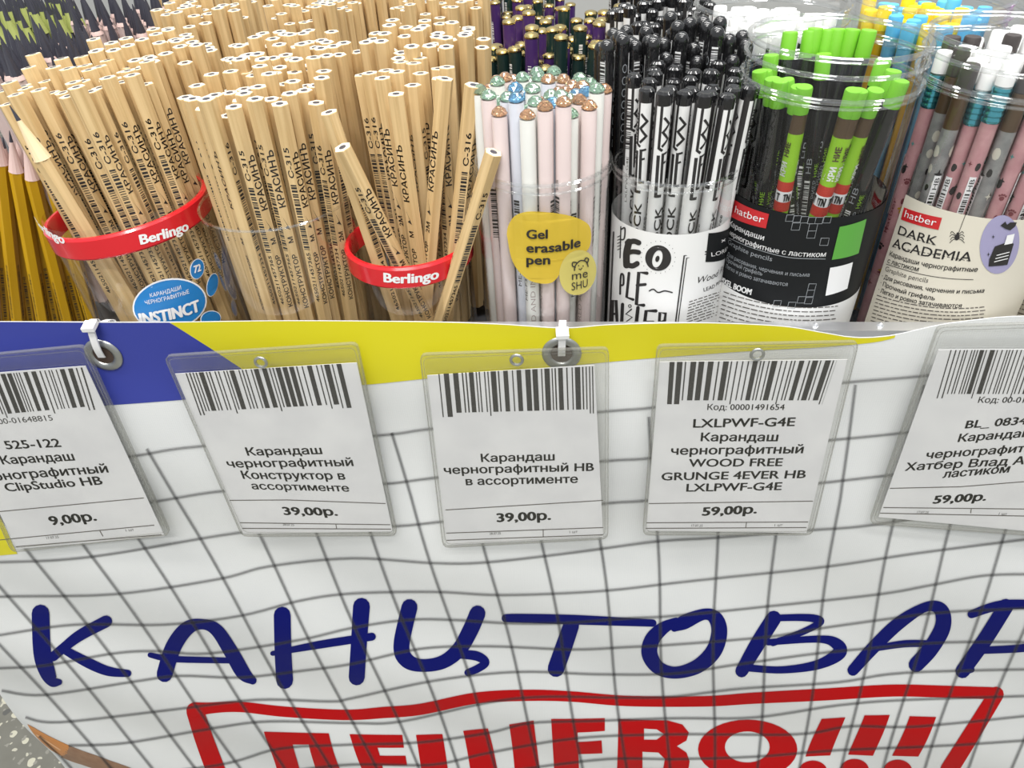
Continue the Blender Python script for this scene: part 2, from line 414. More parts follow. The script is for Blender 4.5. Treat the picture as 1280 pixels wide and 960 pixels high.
# ------------------------------------------------------------------ the banner
BS = BannerSurf()
banner = thing('advertising_banner', 'white printed banner with blue and red lettering hung along the stand front', 'banner')
edge = [(-60, 403), (0, 402), (180, 403), (350, 401), (520, 402), (620, 405), (703, 410), (760, 406), (830, 404), (900, 404), (980, 408), (1030, 416), (1070, 422), (1110, 420), (1140, 414), (1170, 407), (1210, 401), (1280, 395), (1400, 398), (1700, 400)]
EP = [BS.param(*p) for p in spline(edge, 6)]
def top_z(x):
    if x <= EP[0].x: return EP[0].y
    for a, c in zip(EP, EP[1:]):
        if a.x <= x <= c.x: return a.y+(c.y-a.y)*(x-a.x)/(c.x-a.x)
    return EP[-1].y
xs = [-0.512+i*(1.045/150) for i in range(151)]; NZ = 90
b = MB(); vv = []
for x in xs:
    zt = top_z(x)
    for j in range(NZ+1):
        z = zt+(-0.64-zt)*j/NZ; vv.append((x, banner_y(x, z), z))
for x in xs:
    zt = top_z(x)
    for j in range(NZ+1):
        z = zt+(-0.64-zt)*j/NZ; vv.append((x, banner_y(x, z)+0.0004, z))
N = len(xs)*(NZ+1); ff = []
for i in range(len(xs)-1):
    for j in range(NZ):
        a = i*(NZ+1)+j; c = a+NZ+1
        ff += [(a, a+1, c+1, c), (N+a, N+c, N+c+1, N+a+1)]
for i in range(len(xs)-1):
    a = i*(NZ+1); c = a+NZ+1; ff += [(a, c, N+c, N+a), (a+NZ, N+a+NZ, N+c+NZ, c+NZ)]
for j in range(NZ):
    a = j; c = (len(xs)-1)*(NZ+1)+j; ff += [(a, N+a, N+a+1, a+1), (c, c+1, N+c+1, N+c)]
b.add(vv, ff, M_banner); b.build('sheet', banner)

b = MB()
yel_bot = [(300, 480), (380, 481), (450, 481), (532, 473), (600, 467), (680, 460), (762, 452), (820, 447), (900, 441), (960, 437), (1020, 434), (1060, 431), (1096, 427), (1118, 422)]
def band_strip(mb, xs_, topfn, botfn, M, off):
    vs_ = []; n = 8
    for x in xs_:
        t = topfn(x); q = botfn(x)
        for j in range(n+1): vs_.append((x, t+(q-t)*j/n))
    fs_ = [(i*(n+1)+j, i*(n+1)+j+1, (i+1)*(n+1)+j+1, (i+1)*(n+1)+j) for i in range(len(xs_)-1) for j in range(n)]
    mb.add([BS.at(p[0], p[1], off) for p in vs_], fs_, M)
def lerp_fn(pts):
    P = [BS.param(*p) for p in pts]
    def f(x):
        if x <= P[0].x: return P[0].y
        for a, c in zip(P, P[1:]):
            if a.x <= x <= c.x: return a.y+(c.y-a.y)*(x-a.x)/(c.x-a.x)
        return P[-1].y
    return f
yb = lerp_fn(spline(yel_bot, 5)); x_s = BS.param(213, 403).x; x_b = BS.param(314, 470).x; x_e = BS.param(1118, 422).x
diag = lerp_fn([(213, 403), (268, 438), (306, 463), (330, 480)])
xr = [x_s+(x_e-x_s)*i/130 for i in range(131)]
band_strip(b, xr, lambda x: top_z(x)-0.0001, lambda x: min(top_z(x)-0.0002, max(yb(x), diag(x))), M_bandyellow, 0.0003)
b.build('yellow_band', banner)
b = MB()
blue_bot = lerp_fn([(-120, 522), (0, 512), (139, 506), (221, 500), (330, 492), (345, 490)])
x_bb = BS.param(325, 476).x
xr = [-0.51+(x_bb+0.51)*i/80 for i in range(81)]
band_strip(b, xr, lambda x: min(top_z(x)-0.0001, diag(x)) if x > x_s else top_z(x)-0.0001, lambda x: min(blue_bot(x), diag(x) if x > x_s else 1), M_bandblue, 0.00031)
b.build('blue_band', banner)
b = MB(); poly(b, BS, [(-60, 560), (0, 645), (8, 662), (22, 692), (0, 694), (-60, 700)], M_bandyellow, 0.0003); b.build('yellow_print', banner)
b = MB()
poly(b, BS, [(34, 905), (42, 909), (62, 920), (87, 931.6), (84, 942), (76, 946), (62, 939.5), (54, 933), (46, 924)], M_orange, 0.0004)
poly(b, BS, [(87, 931.6), (121, 944), (160, 958), (230, 985), (230, 1010), (160, 985), (120, 961), (102, 955.6), (76, 948), (76, 946)], M_brown, 0.0004)
stroke(b, BS, [(46, 919), (58, 926), (75, 937)], 0.9, mat('pale_orange_ink', (0.75, 0.42, 0.2), 0.4), 0.0005); b.build('printed_pencil', banner)

# blue brush lettering
LET = {
 'К': [[(51,766,11),(53,814,11),(59,838,10),(66,851,7),(74,852,4)], [(67,820,6),(81,808,6),(101,793,7),(133,776,7.5)], [(80,811,5),(109,827,6.5),(135,838,6),(160,841,4.5)]],
 'А': [[(206,842,10),(217,808,10),(234,785,9),(253,779.5,6.5),(271,787,8),(289,814,9),(304,840,9),(316,850,5)], [(188,818,3.2),(217,823,4),(292,825,3.6)]],
 'Н': [[(353,768,10.5),(354,814,10.5),(356,850,10.5)], [(452,757,10.5),(449,800,10),(446,846,10)], [(341,816,3),(400,805,5),(465,795,5)]],
 'Ц': [[(512,758,10),(502,805,10),(508,824,9.5),(526,831,8),(553,827,8.5),(574,811,9.5),(588,787,10),(597,766,10)], [(570,817,5),(595,819,6),(607,827,5),(597,835,5),(585,840,4.5)]],
 'Т': [[(632,772,5),(650,772,5.5),(722,774,6),(816,778,4.6)], [(714,781,10),(705,807,10.5),(695,835,10.5)]],
 'О': [[(843,784,5),(855,777,9),(880,767,7),(894,772,9),(899,789,10),(892,813,10),(872,832,9),(845,840,7.5),(823,834,8.5),(812,817,10),(815,799,9.5),(828,785,8),(845,776,5)]],
 'В': [[(967,772,9.5),(948,802,9.5),(927,838,8)], [(960,772,4),(1000,771,4.5),(1021,773,5),(1024,778,4.5),(1001,790,4),(966,803,4)], [(960,802,4),(1022,798,4.5),(1044,803,7),(1049,815,8.5),(1022,830,6),(977,836.5,4.5),(935,834,4.5)]],
 'АА': [[(1066,837,7),(1093,807,8),(1125,777,8),(1158,757.5,6),(1176,762,9),(1178,783,10),(1163,810,10),(1145,830,9.5)], [(1087,811,3.5),(1130,804,4.5),(1172,804,4)]],
 'Р': [[(1214,767,5),(1256,755,6),(1330,756,5)], [(1257,757,9.5),(1230,800,9.5),(1203,838,9)], [(1200,840,4.5),(1214,836,4)], [(1228,812,4.5),(1280,809,5),(1330,800,6)]],
}
b = MB()
for s_ in LET.values():
    for i, q in enumerate(s_): stroke(b, BS, q, 5, M_blueink, 0.00055+0.00002*i, k=8)
b.build('blue_lettering', banner)
b = MB()
top = [(244,887,10),(262,884.5,7),(300,883,6.5),(356,889,6.5),(431,893,6.5),(480,890,7),(526,886,7),(595,872,7),(660,868.5,7),(715,870,6.5),(784,875.5,6.5),(880,876,6.5),(943,872,7),(1029,867.5,7.5),(1115,862.5,7.5),(1184,864,7.5),(1246,866,7.5)]
stroke(b, BS, top, 7, M_redink, 0.0005)
stroke(b, BS, [(244,888,11),(256,925,11.5),(272,968,12)], 11, M_redink, 0.00052)
stroke(b, BS, [(1245,867,9.5),(1216,914,10.5),(1186,962,11)], 10, M_redink, 0.00052); b.build('red_frame', banner)
RED = [
 [[(330,914),(411,916),(428,968),(397,968),(386,930),(366,930),(376,968),(348,968)]],
 [[(437,917),(503,918),(505,934),(472,934),(475,944),(507,944),(509,956),(478,956),(480,968),(456,968)]],
 [[(520,918),(553,917),(561,968),(528,968)]], [[(579,913),(610,910),(623,968),(589,968)]], [[(636.6,905),(667,900),(675,968),(644,968)]],
 [[(689,898),(756,897),(756,913),(722,915),(722,927),(752,925),(753,941),(723,942),(724,968),(693,968)]],
 [[(773,898),(835,900),(853,905),(861,915),(858,925),(846,932),(858,940),(862,951),(859,968),(771,968)], [(805,910),(821,911),(830,917),(821,924),(805,924)], [(803,939),(823,940),(831,948),(829,960),(803,960)]],
 [ellipse(934.5,936,62,37), ellipse(934,933,28,19.5)],
 [[(1027,898),(1056.5,896),(1037.6,943.6),(1006.7,945)]], [[(1080.5,893.5),(1112,893),(1091,944),(1060,942.6)]], [[(1137,894.5),(1170,895.5),(1147.6,945),(1115,944)]],
 [ellipse(1016,964,18,14)], [ellipse(1068,962,18,14)], [ellipse(1122,963,18,14)]]
b = MB()
for lp in RED: poly(b, BS, lp, M_redink, 0.0005)
b.build('red_lettering', banner)
# printed squared-paper lines
GH = [
 [(60,584),(169,569),(251,557),(466,544),(532,536),(640,524),(761,513),(820,508),(930,492),(1037,479),(1155,469),(1300,455)],
 [(60,645),(188,627),(278,613),(380,607),(479,604),(538,597),(650,585),(761,575),(811,572),(930,560),(1040,549),(1122,541),(1300,522)],
 [(-80,706),(0,702),(75,699),(150,690),(300,665),(400,660),(492,657),(545,652),(650,640),(761,628),(807,625),(920,614),(1024,603),(1103,594),(1300,572)],
 [(-60,750),(0,745),(142,742),(273,723),(337,707),(440,697),(543,703),(608,702),(715,690),(820,676),(900,671),(1010,662),(1100,654),(1300,622)],
 [(-60,803),(0,793),(94,780),(206,780),(300,769),(375,750),(440,741),(543,739),(629,743),(749,738),(840,728),(895,722),(1036,707),(1150,690),(1300,671)],
 [(-40,840),(0,835),(56,831),(142,816),(195,813),(262,816),(375,799),(440,784),(509,774),(567,774),(632,778),(701,778),(784,772),(840,769),(960,757),(1098,742),(1166,730),(1235,718),(1320,717)],
 [(2,863),(56,868),(169,851),(225,844),(300,846),(375,838),(440,829),(526,810),(612,807),(715,811),(784,808),(840,805),(960,795),(1029,784),(1115,772),(1184,764),(1320,758)],
 [(32,896),(75,902),(210,887),(319,874),(412,876),(440,872),(543,850),(646,839),(749,842),(840,841),(926,829),(1012,817),(1080,810),(1184,802),(1320,802)],
 [(86,931),(157,928),(270,909),(337,901),(440,903),(502,901),(612,877),(680,870),(770,871),(840,870),(926,860),(1046,852),(1132,840),(1320,835)],
 [(100,975),(270,956),(350,935),(440,930),(526,927),(612,915),(663,903),(749,900),(840,897),(943,896),(1046,881),(1132,874),(1320,868)],
 [(200,990),(350,965),(440,955),(540,955),(612,940),(720,922),(840,917),(995,917),(1063,907),(1149,907),(1320,890)],
 [(350,1000),(500,980),(640,962),(760,948),(840,948),(943,945),(1046,937),(1184,931),(1320,922)],
]
b = MB()
for g in GH:
    stroke(b, BS, g, 2.4, M_gridsoft, 0.00068, k=6, cap=False); stroke(b, BS, g, 1.2, M_grid, 0.00072, k=6, cap=False)
V690 = [-250,-176,-104,-34,38,112,184,259,334,405,473,536,608,680,751,821,895,967,1039,1110,1180,1248,1318,1388]
def line_y(g, x):
    for a, c in zip(g, g[1:]):
        if a[0] <= x <= c[0]: return a[1]+(c[1]-a[1])*(x-a[0])/(c[0]-a[0])
    return g[0][1] if x < g[0][0] else g[-1][1]
def left_edge(y): return (y-858)*0.69
for i, x0 in enumerate(V690):
    pts = []
    wob = random.uniform(-1.5, 1.5)
    for y in range(440, 1000, 20):
        x = x0+(880-x0)*(y-690)/1090
        x += 2.2*math.sin(y/47+i*0.8)*(1 if y > 600 else 0.5)+wob*0
        if y < line_y(GH[0], x)-8: continue
        if x < left_edge(y)+4 and y > 780: continue
        if y > 780 or x > -70: pts.append((x, y))
    if len(pts) > 2:
        stroke(b, BS, pts, 2.6, M_gridsoft, 0.0007, k=2, cap=False); stroke(b, BS, pts, 1.3, M_grid, 0.00074, k=2, cap=False)
b.build('printed_grid', banner)

M_grom = mat('dull_grommet', (0.42, 0.43, 0.42), 0.35, 0.9)
# grommets and the ties through them
def grommet(px, py, label, head):
    p = BS.param(px, py); c = BS.at(p.x, p.y, 0.0)
    g = MB(); g.torus(0.0080, 0.0024, 0, M_grom, n=40, k=12); g.lathe([(0.0058, 0.0012), (0.0052, -0.0004), (0.0050, -0.0012)], 40, M_grom)
    o = g.build('grommet', banner); o.location = c+Vector((0, -0.0006, 0)); o.rotation_euler = (R(90), 0, 0); o.scale = (1, 1, 0.55)
    h = MB(); h.lathe([(0.0001, 0), (0.0056, 0)], 32, mat('eyelet_hole', (0.05, 0.03, 0.02), 0.8)); o2 = h.build('eyelet_hole', banner); o2.location = c+Vector((0, -0.0009, 0)); o2.rotation_euler = (R(90), 0, 0)
    t = thing('cable_tie', label, 'cable tie', (c.x, -0.001, c.z))
    zt = top_z(BS.param(*head).x)-c.z
    q = MB(); w = 0.0019
    hx = BS.param(*head).x-c.x
    path = [(0, -0.0012, -0.0005), (hx*.3, -0.0030, zt*0.30), (hx*.8, -0.0036, zt*0.75), (hx, -0.0026, zt+0.0004), (hx, 0.0022, zt+0.0008), (hx, 0.0048, zt-0.0035), (hx, 0.0147, -0.0086-c.z), (hx, 0.0156, -0.020-c.z)]
    P = spline(path, 5); vs_ = []
    for i, u in enumerate(P):
        vs_ += [(u[0]-w, u[1], u[2]), (u[0]+w, u[1], u[2]), (u[0]+w, u[1]-0.0009, u[2]+0.0004), (u[0]-w, u[1]-0.0009, u[2]+0.0004)]
    fs_ = [(4*i+k_, 4*i+(k_+1) % 4, 4*i+4+(k_+1) % 4, 4*i+4+k_) for i in range(len(P)-1) for k_ in range(4)]+[(3, 2, 1, 0)]
    q.add(vs_, fs_, M_nylon); q.build('strap', t)
    hd = MB()
    hd.lathe([(0.0040, 0), (0.0046, 0.0006), (0.0046, 0.0030), (0.0038, 0.0036)], 4, M_nylon, True, True, rot=math.pi/4)
    o = hd.build('head', t, smooth=False); o.location = (hx, -0.0036, zt-0.0016)
    o.rotation_euler = (R(10), 0, R(4))
grommet(130, 443, 'white nylon cable tie through the grommet in the blue corner of the banner', (117, 403))
grommet(702, 441, 'white nylon cable tie through the grommet in the middle of the yellow band', (703, 404))

# ------------------------------------------------------------------ price tags in clear sleeves
PS = BannerSurf(-0.0075); PK = BannerSurf(-0.0068)
def bars(mb, q, seed, off=0.0):
    tl, tr, br, bl = q; rnd = random.Random(seed); x = 0.0; widths = []
    while x < 1:
        w = rnd.choice([.0075, .0075, .008, .009, .030, .034]); g = rnd.choice([.012, .014, .022, .026]); widths.append((x, min(1, x+w))); x += w+g
    L = lambda a, c, t: (a[0]+(c[0]-a[0])*t, a[1]+(c[1]-a[1])*t)
    for i, (a, c) in enumerate(widths):
        e = 1.10 if i < 2 or i > len(widths)-3 or i % 9 == 0 and (c-a) < .01 else 1.0
        P = [L(tl, tr, a), L(tl, tr, c), L(tl, tr, c), L(tl, tr, a)]
        lo1 = L(bl, br, c); lo0 = L(bl, br, a)
        P[2] = L(P[1], lo1, e); P[3] = L(P[0], lo0, e)
        poly(mb, PS, P, M_ink, off, maxlen=None)
def round_quad(q, r=8):
    out = []
    for i in range(4):
        p = Vector(q[i]); a = Vector(q[i-1])-p; c = Vector(q[(i+1) % 4])-p; a.normalize(); c.normalize()
        for t in (0, .33, .67, 1): out.append(tuple(p+a*r*(1-t)**2+c*r*t**2))
    return out
def price_tag(label, sleeve, paper, bc, lines, up, eyelet, rules, seed, price):
    c = PS.param(*sleeve[0]); t = thing('price_tag', label, 'price tag')
    ring = round_quad(sleeve); b = MB()
    fr = [PS.at(*PS.param(*p), 0.0012) for p in ring]; bk = [PS.at(*PS.param(*p), -0.0010) for p in ring]; n = len(ring)
    b.add(fr+bk, [tuple(range(n))[::-1], tuple(range(n, 2*n))], M_sleeve)
    b.add(fr+bk, [(i, (i+1) % n, n+(i+1) % n, n+i) for i in range(n)], M_sleeve_edge)
    b.build('clear_sleeve', t, smooth=False)
    e = MB()
    for ins, w in ((0.5, 0.8), (5.5, 0.55)):
        cx = sum(p[0] for p in ring)/n; cy = sum(p[1] for p in ring)/n
        rr = [(p[0]+(cx-p[0])/math.hypot(cx-p[0], cy-p[1])*ins, p[1]+(cy-p[1])/math.hypot(cx-p[0], cy-p[1])*ins) for p in ring]
        stroke(e, PS, rr+[rr[0]], w, M_sleeve_edge, 0.00125, k=1, cap=False)
    e.build('sleeve_seam', t, smooth=False)
    b = MB(); fr = [PS.at(*PS.param(*p), 0.0002) for p in paper]; bk = [PS.at(*PS.param(*p), -0.0001) for p in paper]
    b.add(fr+bk, [(3, 2, 1, 0), (4, 5, 6, 7), (0, 1, 5, 4), (1, 2, 6, 5), (2, 3, 7, 6), (3, 0, 4, 7)], M_paper)
    pl = b.build('paper_label', t, smooth=False)
    b = MB(); bars(b, bc, seed, 0.0003); b.build('barcode', pl, smooth=False)
    b = MB()
    for s_, p0, p1, cap, bold in lines: text(b, PS, s_, p0, p1, cap, M_ink, 0.0003, up=up, bold=bold)
    b.build('printed_text', pl, smooth=False)
    b = MB(); text(b, PS, *price, M_ink, 0.0003, up=up, bold=0.028); b.build('printed_price', pl, smooth=False)
    b = MB()
    for r_ in rules: stroke(b, PS, r_, 0.55, M_inksoft, 0.0003, k=1, cap=False)
    b.build('printed_rules', pl, smooth=False)
    if eyelet:
        p = PS.at(*PS.param(*eyelet), 0.0014); g = MB(); g.torus(0.0030, 0.0008, 0, M_grom, n=24, k=8)
        o = g.build('eyelet', t); o.location = p; o.rotation_euler = (R(90), 0, 0)
B_ = 0.016
price_tag('leftmost price tag in a clear sleeve, priced 9,00 and cut by the photo edge',
 [(-92,450),(106,431),(214,667),(16,689)], [(-85,472),(107,457),(206,670),(22,686)], [(-70,473),(103,459),(118,507),(-48,522)],
 [('Код: 00-01648815', (-30,532), (67,525), 7, 0.0), ('525-122', (9,561), (77,558), 10.5, B_), ('Карандаш', (4,580), (94,575), 10.5, B_), ('чернографитный', (-28,602), (136,590), 10.5, B_), ('ClipStudio HB', (9,614), (129,605), 10.5, B_), ('17.07.25', (59,673.5), (74,672), 3, 0), ('1 шт', (158,664), (168,663), 3, 0)],
 (-.46,-1), None, [[(-10,640),(180,622)], [(-5,675),(193,656)], [(20,683),(202,668)], [(125,663),(129,670)]], 3, ('9,00р.', (65,656), (121,650), 11))
price_tag('price tag over the blue and yellow corner of the banner, tilted, priced 39,00',
 [(206,444),(447,428),(497,668),(303,669)], [(219,467),(446,453),(491,664),(304,667)], [(232,466),(431,454),(443,504),(249,514)],
 [('Карандаш', (310,569), (403,567), 10, B_), ('чернографитный', (286,584), (442,582), 10, B_), ('Конструктор в', (304.5,598), (432,599), 10, B_), ('ассортименте', (316,611), (437,614), 9, B_), ('28.07.25', (354,656.5), (368,657), 3, 0)],
 (-.32,-1), (327,451), [[(287,625),(360,624.5),(482,629)], [(300,653),(488,655.5)], [(303,660),(489,661)], [(420,655),(421,661)]], 7, ('39,00р.', (356,643), (422,644), 10))
price_tag('price tag under the middle grommet of the banner, priced 39,00',
 [(525,442),(761,434),(760,672),(554,683)], [(534,469),(743,456),(754,671),(558,681)], [(548,467),(742,457.5),(743,511),(553,516)],
 [('Карандаш', (602,577), (693,575), 10, B_), ('чернографитный HB', (556,592), (742,588), 10, B_), ('в ассортименте', (583,606), (722,603), 10, B_), ('28.07.25', (612,668), (626,667.5), 3, 0), ('1 шт', (712,666), (722,665.5), 3, 0)],
 (-.06,-1), (646,448), [[(557,637),(754,625)], [(558,666),(754,659)], [(558,675),(754,668)], [(679,661),(679,671)]], 21, ('39,00р.', (622,652), (688,649), 11))
price_tag('price tag with seven lines of text, hung right of the middle grommet, priced 59,00',
 [(821,431),(1073,426),(1015,667),(803,667)], [(824,452),(1059,449),(1008,666),(807,663)], [(837,452),(1046,450),(1029,500),(834,500)],
 [('Код: 00001491654', (884,512), (980,512), 7.5, 0.006), ('LXLPWF-G4E', (866.5,534), (992.5,532), 11, B_), ('Карандаш', (876,551), (971.5,551), 10.5, B_), ('чернографитный', (839,568), (1003,566), 10.5, B_), ('WOOD FREE', (861,583), (977,582), 10, B_), ('GRUNGE 4EVER HB', (827,600), (1006,597), 10, B_), ('LXLPWF-G4E', (858,614), (976,612), 10, B_), ('17.07.25', (864,658), (878,658), 3, 0), ('1 шт', (968,657.5), (978,657), 3, 0)],
 (.13,-1), (946,441), [[(811,629),(1016,626)], [(808,653),(1010,652)], [(807,660),(1008,659)], [(933,653),(932,659)]], 33, ('59,00р.', (878,644), (945,641), 10.5))
price_tag('rightmost price tag, slanted in its sleeve and cut by the photo edge, priced 59,00',
 [(1172,407),(1400,400),(1345,672),(1086,653)], [(1173,437),(1385,436),(1330,668),(1098,646)], [(1188,437),(1366,437),(1345,492),(1172,492)],
 [('Код: 00-0164', (1222,503), (1294,503), 7.5, 0.006), ('BL_ 08346', (1206,535), (1292,529), 10, B_), ('Карандаш', (1197,552), (1290,545), 10, B_), ('чернографитный', (1157,573), (1316,562), 10, B_), ('Хатбер Влад А4 H', (1131,588), (1310,578), 10, B_), ('ластиком', (1178,597), (1260,590), 10, B_), ('17.07.25', (1146,641), (1160,641.5), 3, 0), ('1 шт', (1248,643), (1258,643.5), 3, 0)],
 (.35,-1), None, [[(1112,610),(1200,608),(1300,600)], [(1104,634),(1300,636)], [(1100,641),(1300,645)], [(1214,635),(1213,641)]], 45, ('59,00р.', (1166,629), (1231,625), 10))

# ------------------------------------------------------------------ pencil prototypes (local: base at 0, along +z)
L0 = 0.175; FL = 0.0038; CR = FL/math.cos(R(30))
def hexbody(mb, L, M, Mend, sharp=False, Mcone=None, r=CR, n=6, rot=0.0):
    if not sharp:
        mb.lathe([(r*.93, 0.0002), (r, 0.0006), (r, L-0.0003), (r*.96, L)], n, M, True, False, rot)
        k = len(mb.v); mb.v += [(r*.96*math.cos(2*math.pi*i/n+rot), r*.96*math.sin(2*math.pi*i/n+rot), L) for i in range(n)]
        mb.f.append([k+i for i in range(n)]); mb.mi.append(mb.m(Mend))
    else:
        mb.lathe([(r*.93, 0.0002), (r, 0.0006), (r, L-0.026)], n, M, True, False, rot)
        mb.lathe([(r, L-0.026), (r*.95, L-0.0255), (0.0011, L-0.007)], 12, Mcone)
def face_vec(k):                       # outward normal of flat k
    a = R(60*k-90); return Vector((math.cos(a), math.sin(a), 0))
def side_text(mb, s_, k, z0, z1, cap, M, rad=FL, bold=0.0):
    n = face_vec(k); up = Vector((n.y, -n.x, 0))           # letters' tops point to the left when read from outside
    text_local(mb, s_, n*(rad+0.00008)-up*cap*0.5+Vector((0, 0, z0)), (0, 0, 1), up, z1-z0, cap, M, bold)
def side_bars(mb, k, z0, z1, w, M, seed, rad=FL):
    n = face_vec(k); up = Vector((n.y, -n.x, 0)); rnd = random.Random(seed); z = z0; o = n*(rad+0.00008)
    while z < z1:
        h = rnd.choice([.0004, .0004, .0008, .0012]); g = rnd.choice([.0004, .0006, .0009])
        mb.add([o-up*w/2+Vector((0, 0, z)), o+up*w/2+Vector((0, 0, z)), o+up*w/2+Vector((0, 0, z+h)), o-up*w/2+Vector((0, 0, z+h))], [(0, 1, 2, 3)], M); z += h+g
def side_poly(mb, k, pts, M, rad, extra=0.00009):
    """flat mark on a round barrel: pts (across, z) bent round the barrel about face k."""
    class Barrel:
        def at(self, a, z, off):
            t = R(60*k-90)+a/rad; return Vector(((rad+off)*math.cos(t), (rad+off)*math.sin(t), z))
    w = max(p[0] for p in pts)-min(p[0] for p in pts); cut = 0.0012 if w > 0.0013 else None
    if cut:                            # cut into narrow strips so the print hugs the barrel
        bm = bmesh.new(); vv = [bm.verts.new((p[0], p[1], 0)) for p in pts]; bm.faces.new(vv)
        x = min(p[0] for p in pts)+cut/2
        while x < max(p[0] for p in pts):
            bmesh.ops.bisect_plane(bm, geom=bm.verts[:]+bm.edges[:]+bm.faces[:], plane_co=(x, 0, 0), plane_no=(1, 0, 0)); x += cut/2
        bm.verts.index_update(); S_ = Barrel()
        mb.add([S_.at(v.co.x, v.co.y, extra) for v in bm.verts], [[v.index for v in f.verts] for f in bm.faces], M); bm.free()
    else:
        S_ = Barrel(); mb.add([S_.at(p[0], p[1], extra) for p in pts], [tuple(range(len(pts)))], M)
PRO = {}
def proto(kind, parts): PRO[kind] = parts     # list of (name, mesh)
# natural wood pencil
b = MB(); hexbody(b, L0, M_wood, M_woodend_lit); me_b = b.mesh('pencil_body', False)
b = MB(); b.lathe([(0.0018, L0-0.0005), (0.0018, L0+0.00012)], 10, M_lead, False, True); me_l = b.mesh('pencil_lead')
b = MB()
for k, sm in ((0, 'КОНСТРУКТОР     М'), (3, 'КОНСТРУКТОР    2М')):
    side_text(b, sm, k, 0.060, 0.104, 0.0025, M_ink, bold=.035); side_text(b, 'КРАСИНЪ', k, 0.121, 0.151, 0.0034, M_ink, bold=.03)
    n_ = face_vec(k); u_ = Vector((n_.y, -n_.x, 0)); o_ = n_*(FL+0.00009)
    b.add([o_+u_*0.0013+Vector((0, 0, .1095)), o_-u_*0.0013+Vector((0, 0, .1080)), o_+u_*0.0015+Vector((0, 0, .1165)), o_-u_*0.0002+Vector((0, 0, .1105))], [(0, 1, 3), (1, 2, 3)], M_ink)
for k, cd, nm in ((2, '4650211457334', 'С-316'), (5, '4650211457365', 'С-315')):
    side_text(b, cd, k, 0.062, 0.094, 0.0020, M_ink, bold=.03); side_bars(b, k, 0.096, 0.134, 0.0030, M_ink, 5+k); side_text(b, nm, k, 0.138, 0.154, 0.0026, M_ink, bold=.03)
me_p = b.mesh('pencil_print', False)
proto('kraft', [('body', me_b), ('lead', me_l), ('printed_text', me_p)])
proto('kraft_far', [('body', me_b), ('lead', me_l)])
def sharp_proto(kind, M, Mcone, extra_print=None, r=CR, L=L0):
    b = MB(); hexbody(b, L, M, M_woodend_lit, True, Mcone, r); a = b.mesh('pencil_body', True, 25)
    b = MB(); b.lathe([(0.00112, L-0.0072), (0.0002, L)], 10, M_lead, False, True); c = b.mesh('pencil_lead')
    proto(kind, [('body', a), ('lead', c)]+([('printed_text', extra_print)] if extra_print else []))
sharp_proto('kraft_sharp', M_wood, mat('bare_wood', (0.78, 0.60, 0.37), 0.6))
b = MB()
for k in (0, 2, 4): side_bars(b, k, 0.030, 0.070, 0.0018, M_ink, k); side_text(b, 'HB', k, 0.071, 0.075, 0.0018, M_ink)
sharp_proto('yellow', M_yellowpen, M_palewood, b.mesh('yellow_print', False))
def long_point(kind, M, Mcone, zc, zl, rl):
    b = MB(); b.lathe([(CR*.93, 0.0002), (CR, 0.0006), (CR, L0-zc)], 6, M, True, False, 0.0); b.lathe([(CR, L0-zc), (CR*.97, L0-zc+.0005), (rl, L0-zl)], 10, Mcone)
    a = b.mesh('pencil_body', True, 25); b = MB(); b.lathe([(rl+.00003, L0-zl-.0002), (rl*.55, L0-zl*.45), (0.0003, L0)], 8, M_lead, False, True)
    proto(kind, [('body', a), ('lead', b.mesh('pencil_lead'))])
long_point('black_sharp', mat('pale_pink_lacquer', (0.58, 0.46, 0.43), 0.4), M_palewood, .021, .0185, .0032)
long_point('lime_sharp', mat('matt_black_lacquer', (0.03, 0.03, 0.032), 0.4), M_limewood, .026, .013, .0020)
# gem pens
RG = 0.0037; LG = 0.167
PG = []
for i in range(2):
    b = MB()
    side_text(b, 'BE INSPIRED AND INSPIRE', 0, 0.032, 0.100, 0.0026, mat('taupe_ink', (0.34, 0.28, 0.26), 0.5), RG)
    side_bars(b, 2, 0.098, 0.124, 0.0030, M_ink, 14, RG); side_text(b, 'HB', 2, 0.128, 0.133, 0.0014, M_inksoft, RG)
    side_bars(b, 5, 0.095, 0.120, 0.0030, M_ink, 18, RG); side_text(b, 'ME-F3126', 5, 0.072, 0.093, 0.0020, M_ink, RG)
    for k in (0, 1, 3, 4):            # line drawing of leaves near the foot
        for q in range(5):
            z = 0.012+q*0.004; s_ = (-1)**q
            for (u1, v1, u2, v2) in ((0, z, .0016*s_, z+.0045), (.0016*s_, z+.0045, -.0003*s_, z+.0062), (0, z, -.0003*s_, z+.0062)):
                dx, dy = u2-u1, v2-v1; L_ = math.hypot(dx, dy); nx, ny = -dy/L_*.00010, dx/L_*.00010
                side_poly(b, k, [(u1-nx, v1-ny), (u1+nx, v1+ny), (u2+nx, v2+ny), (u2-nx, v2-ny)], M_inksoft, RG)
    PG.append(b.mesh('pen_print', False))
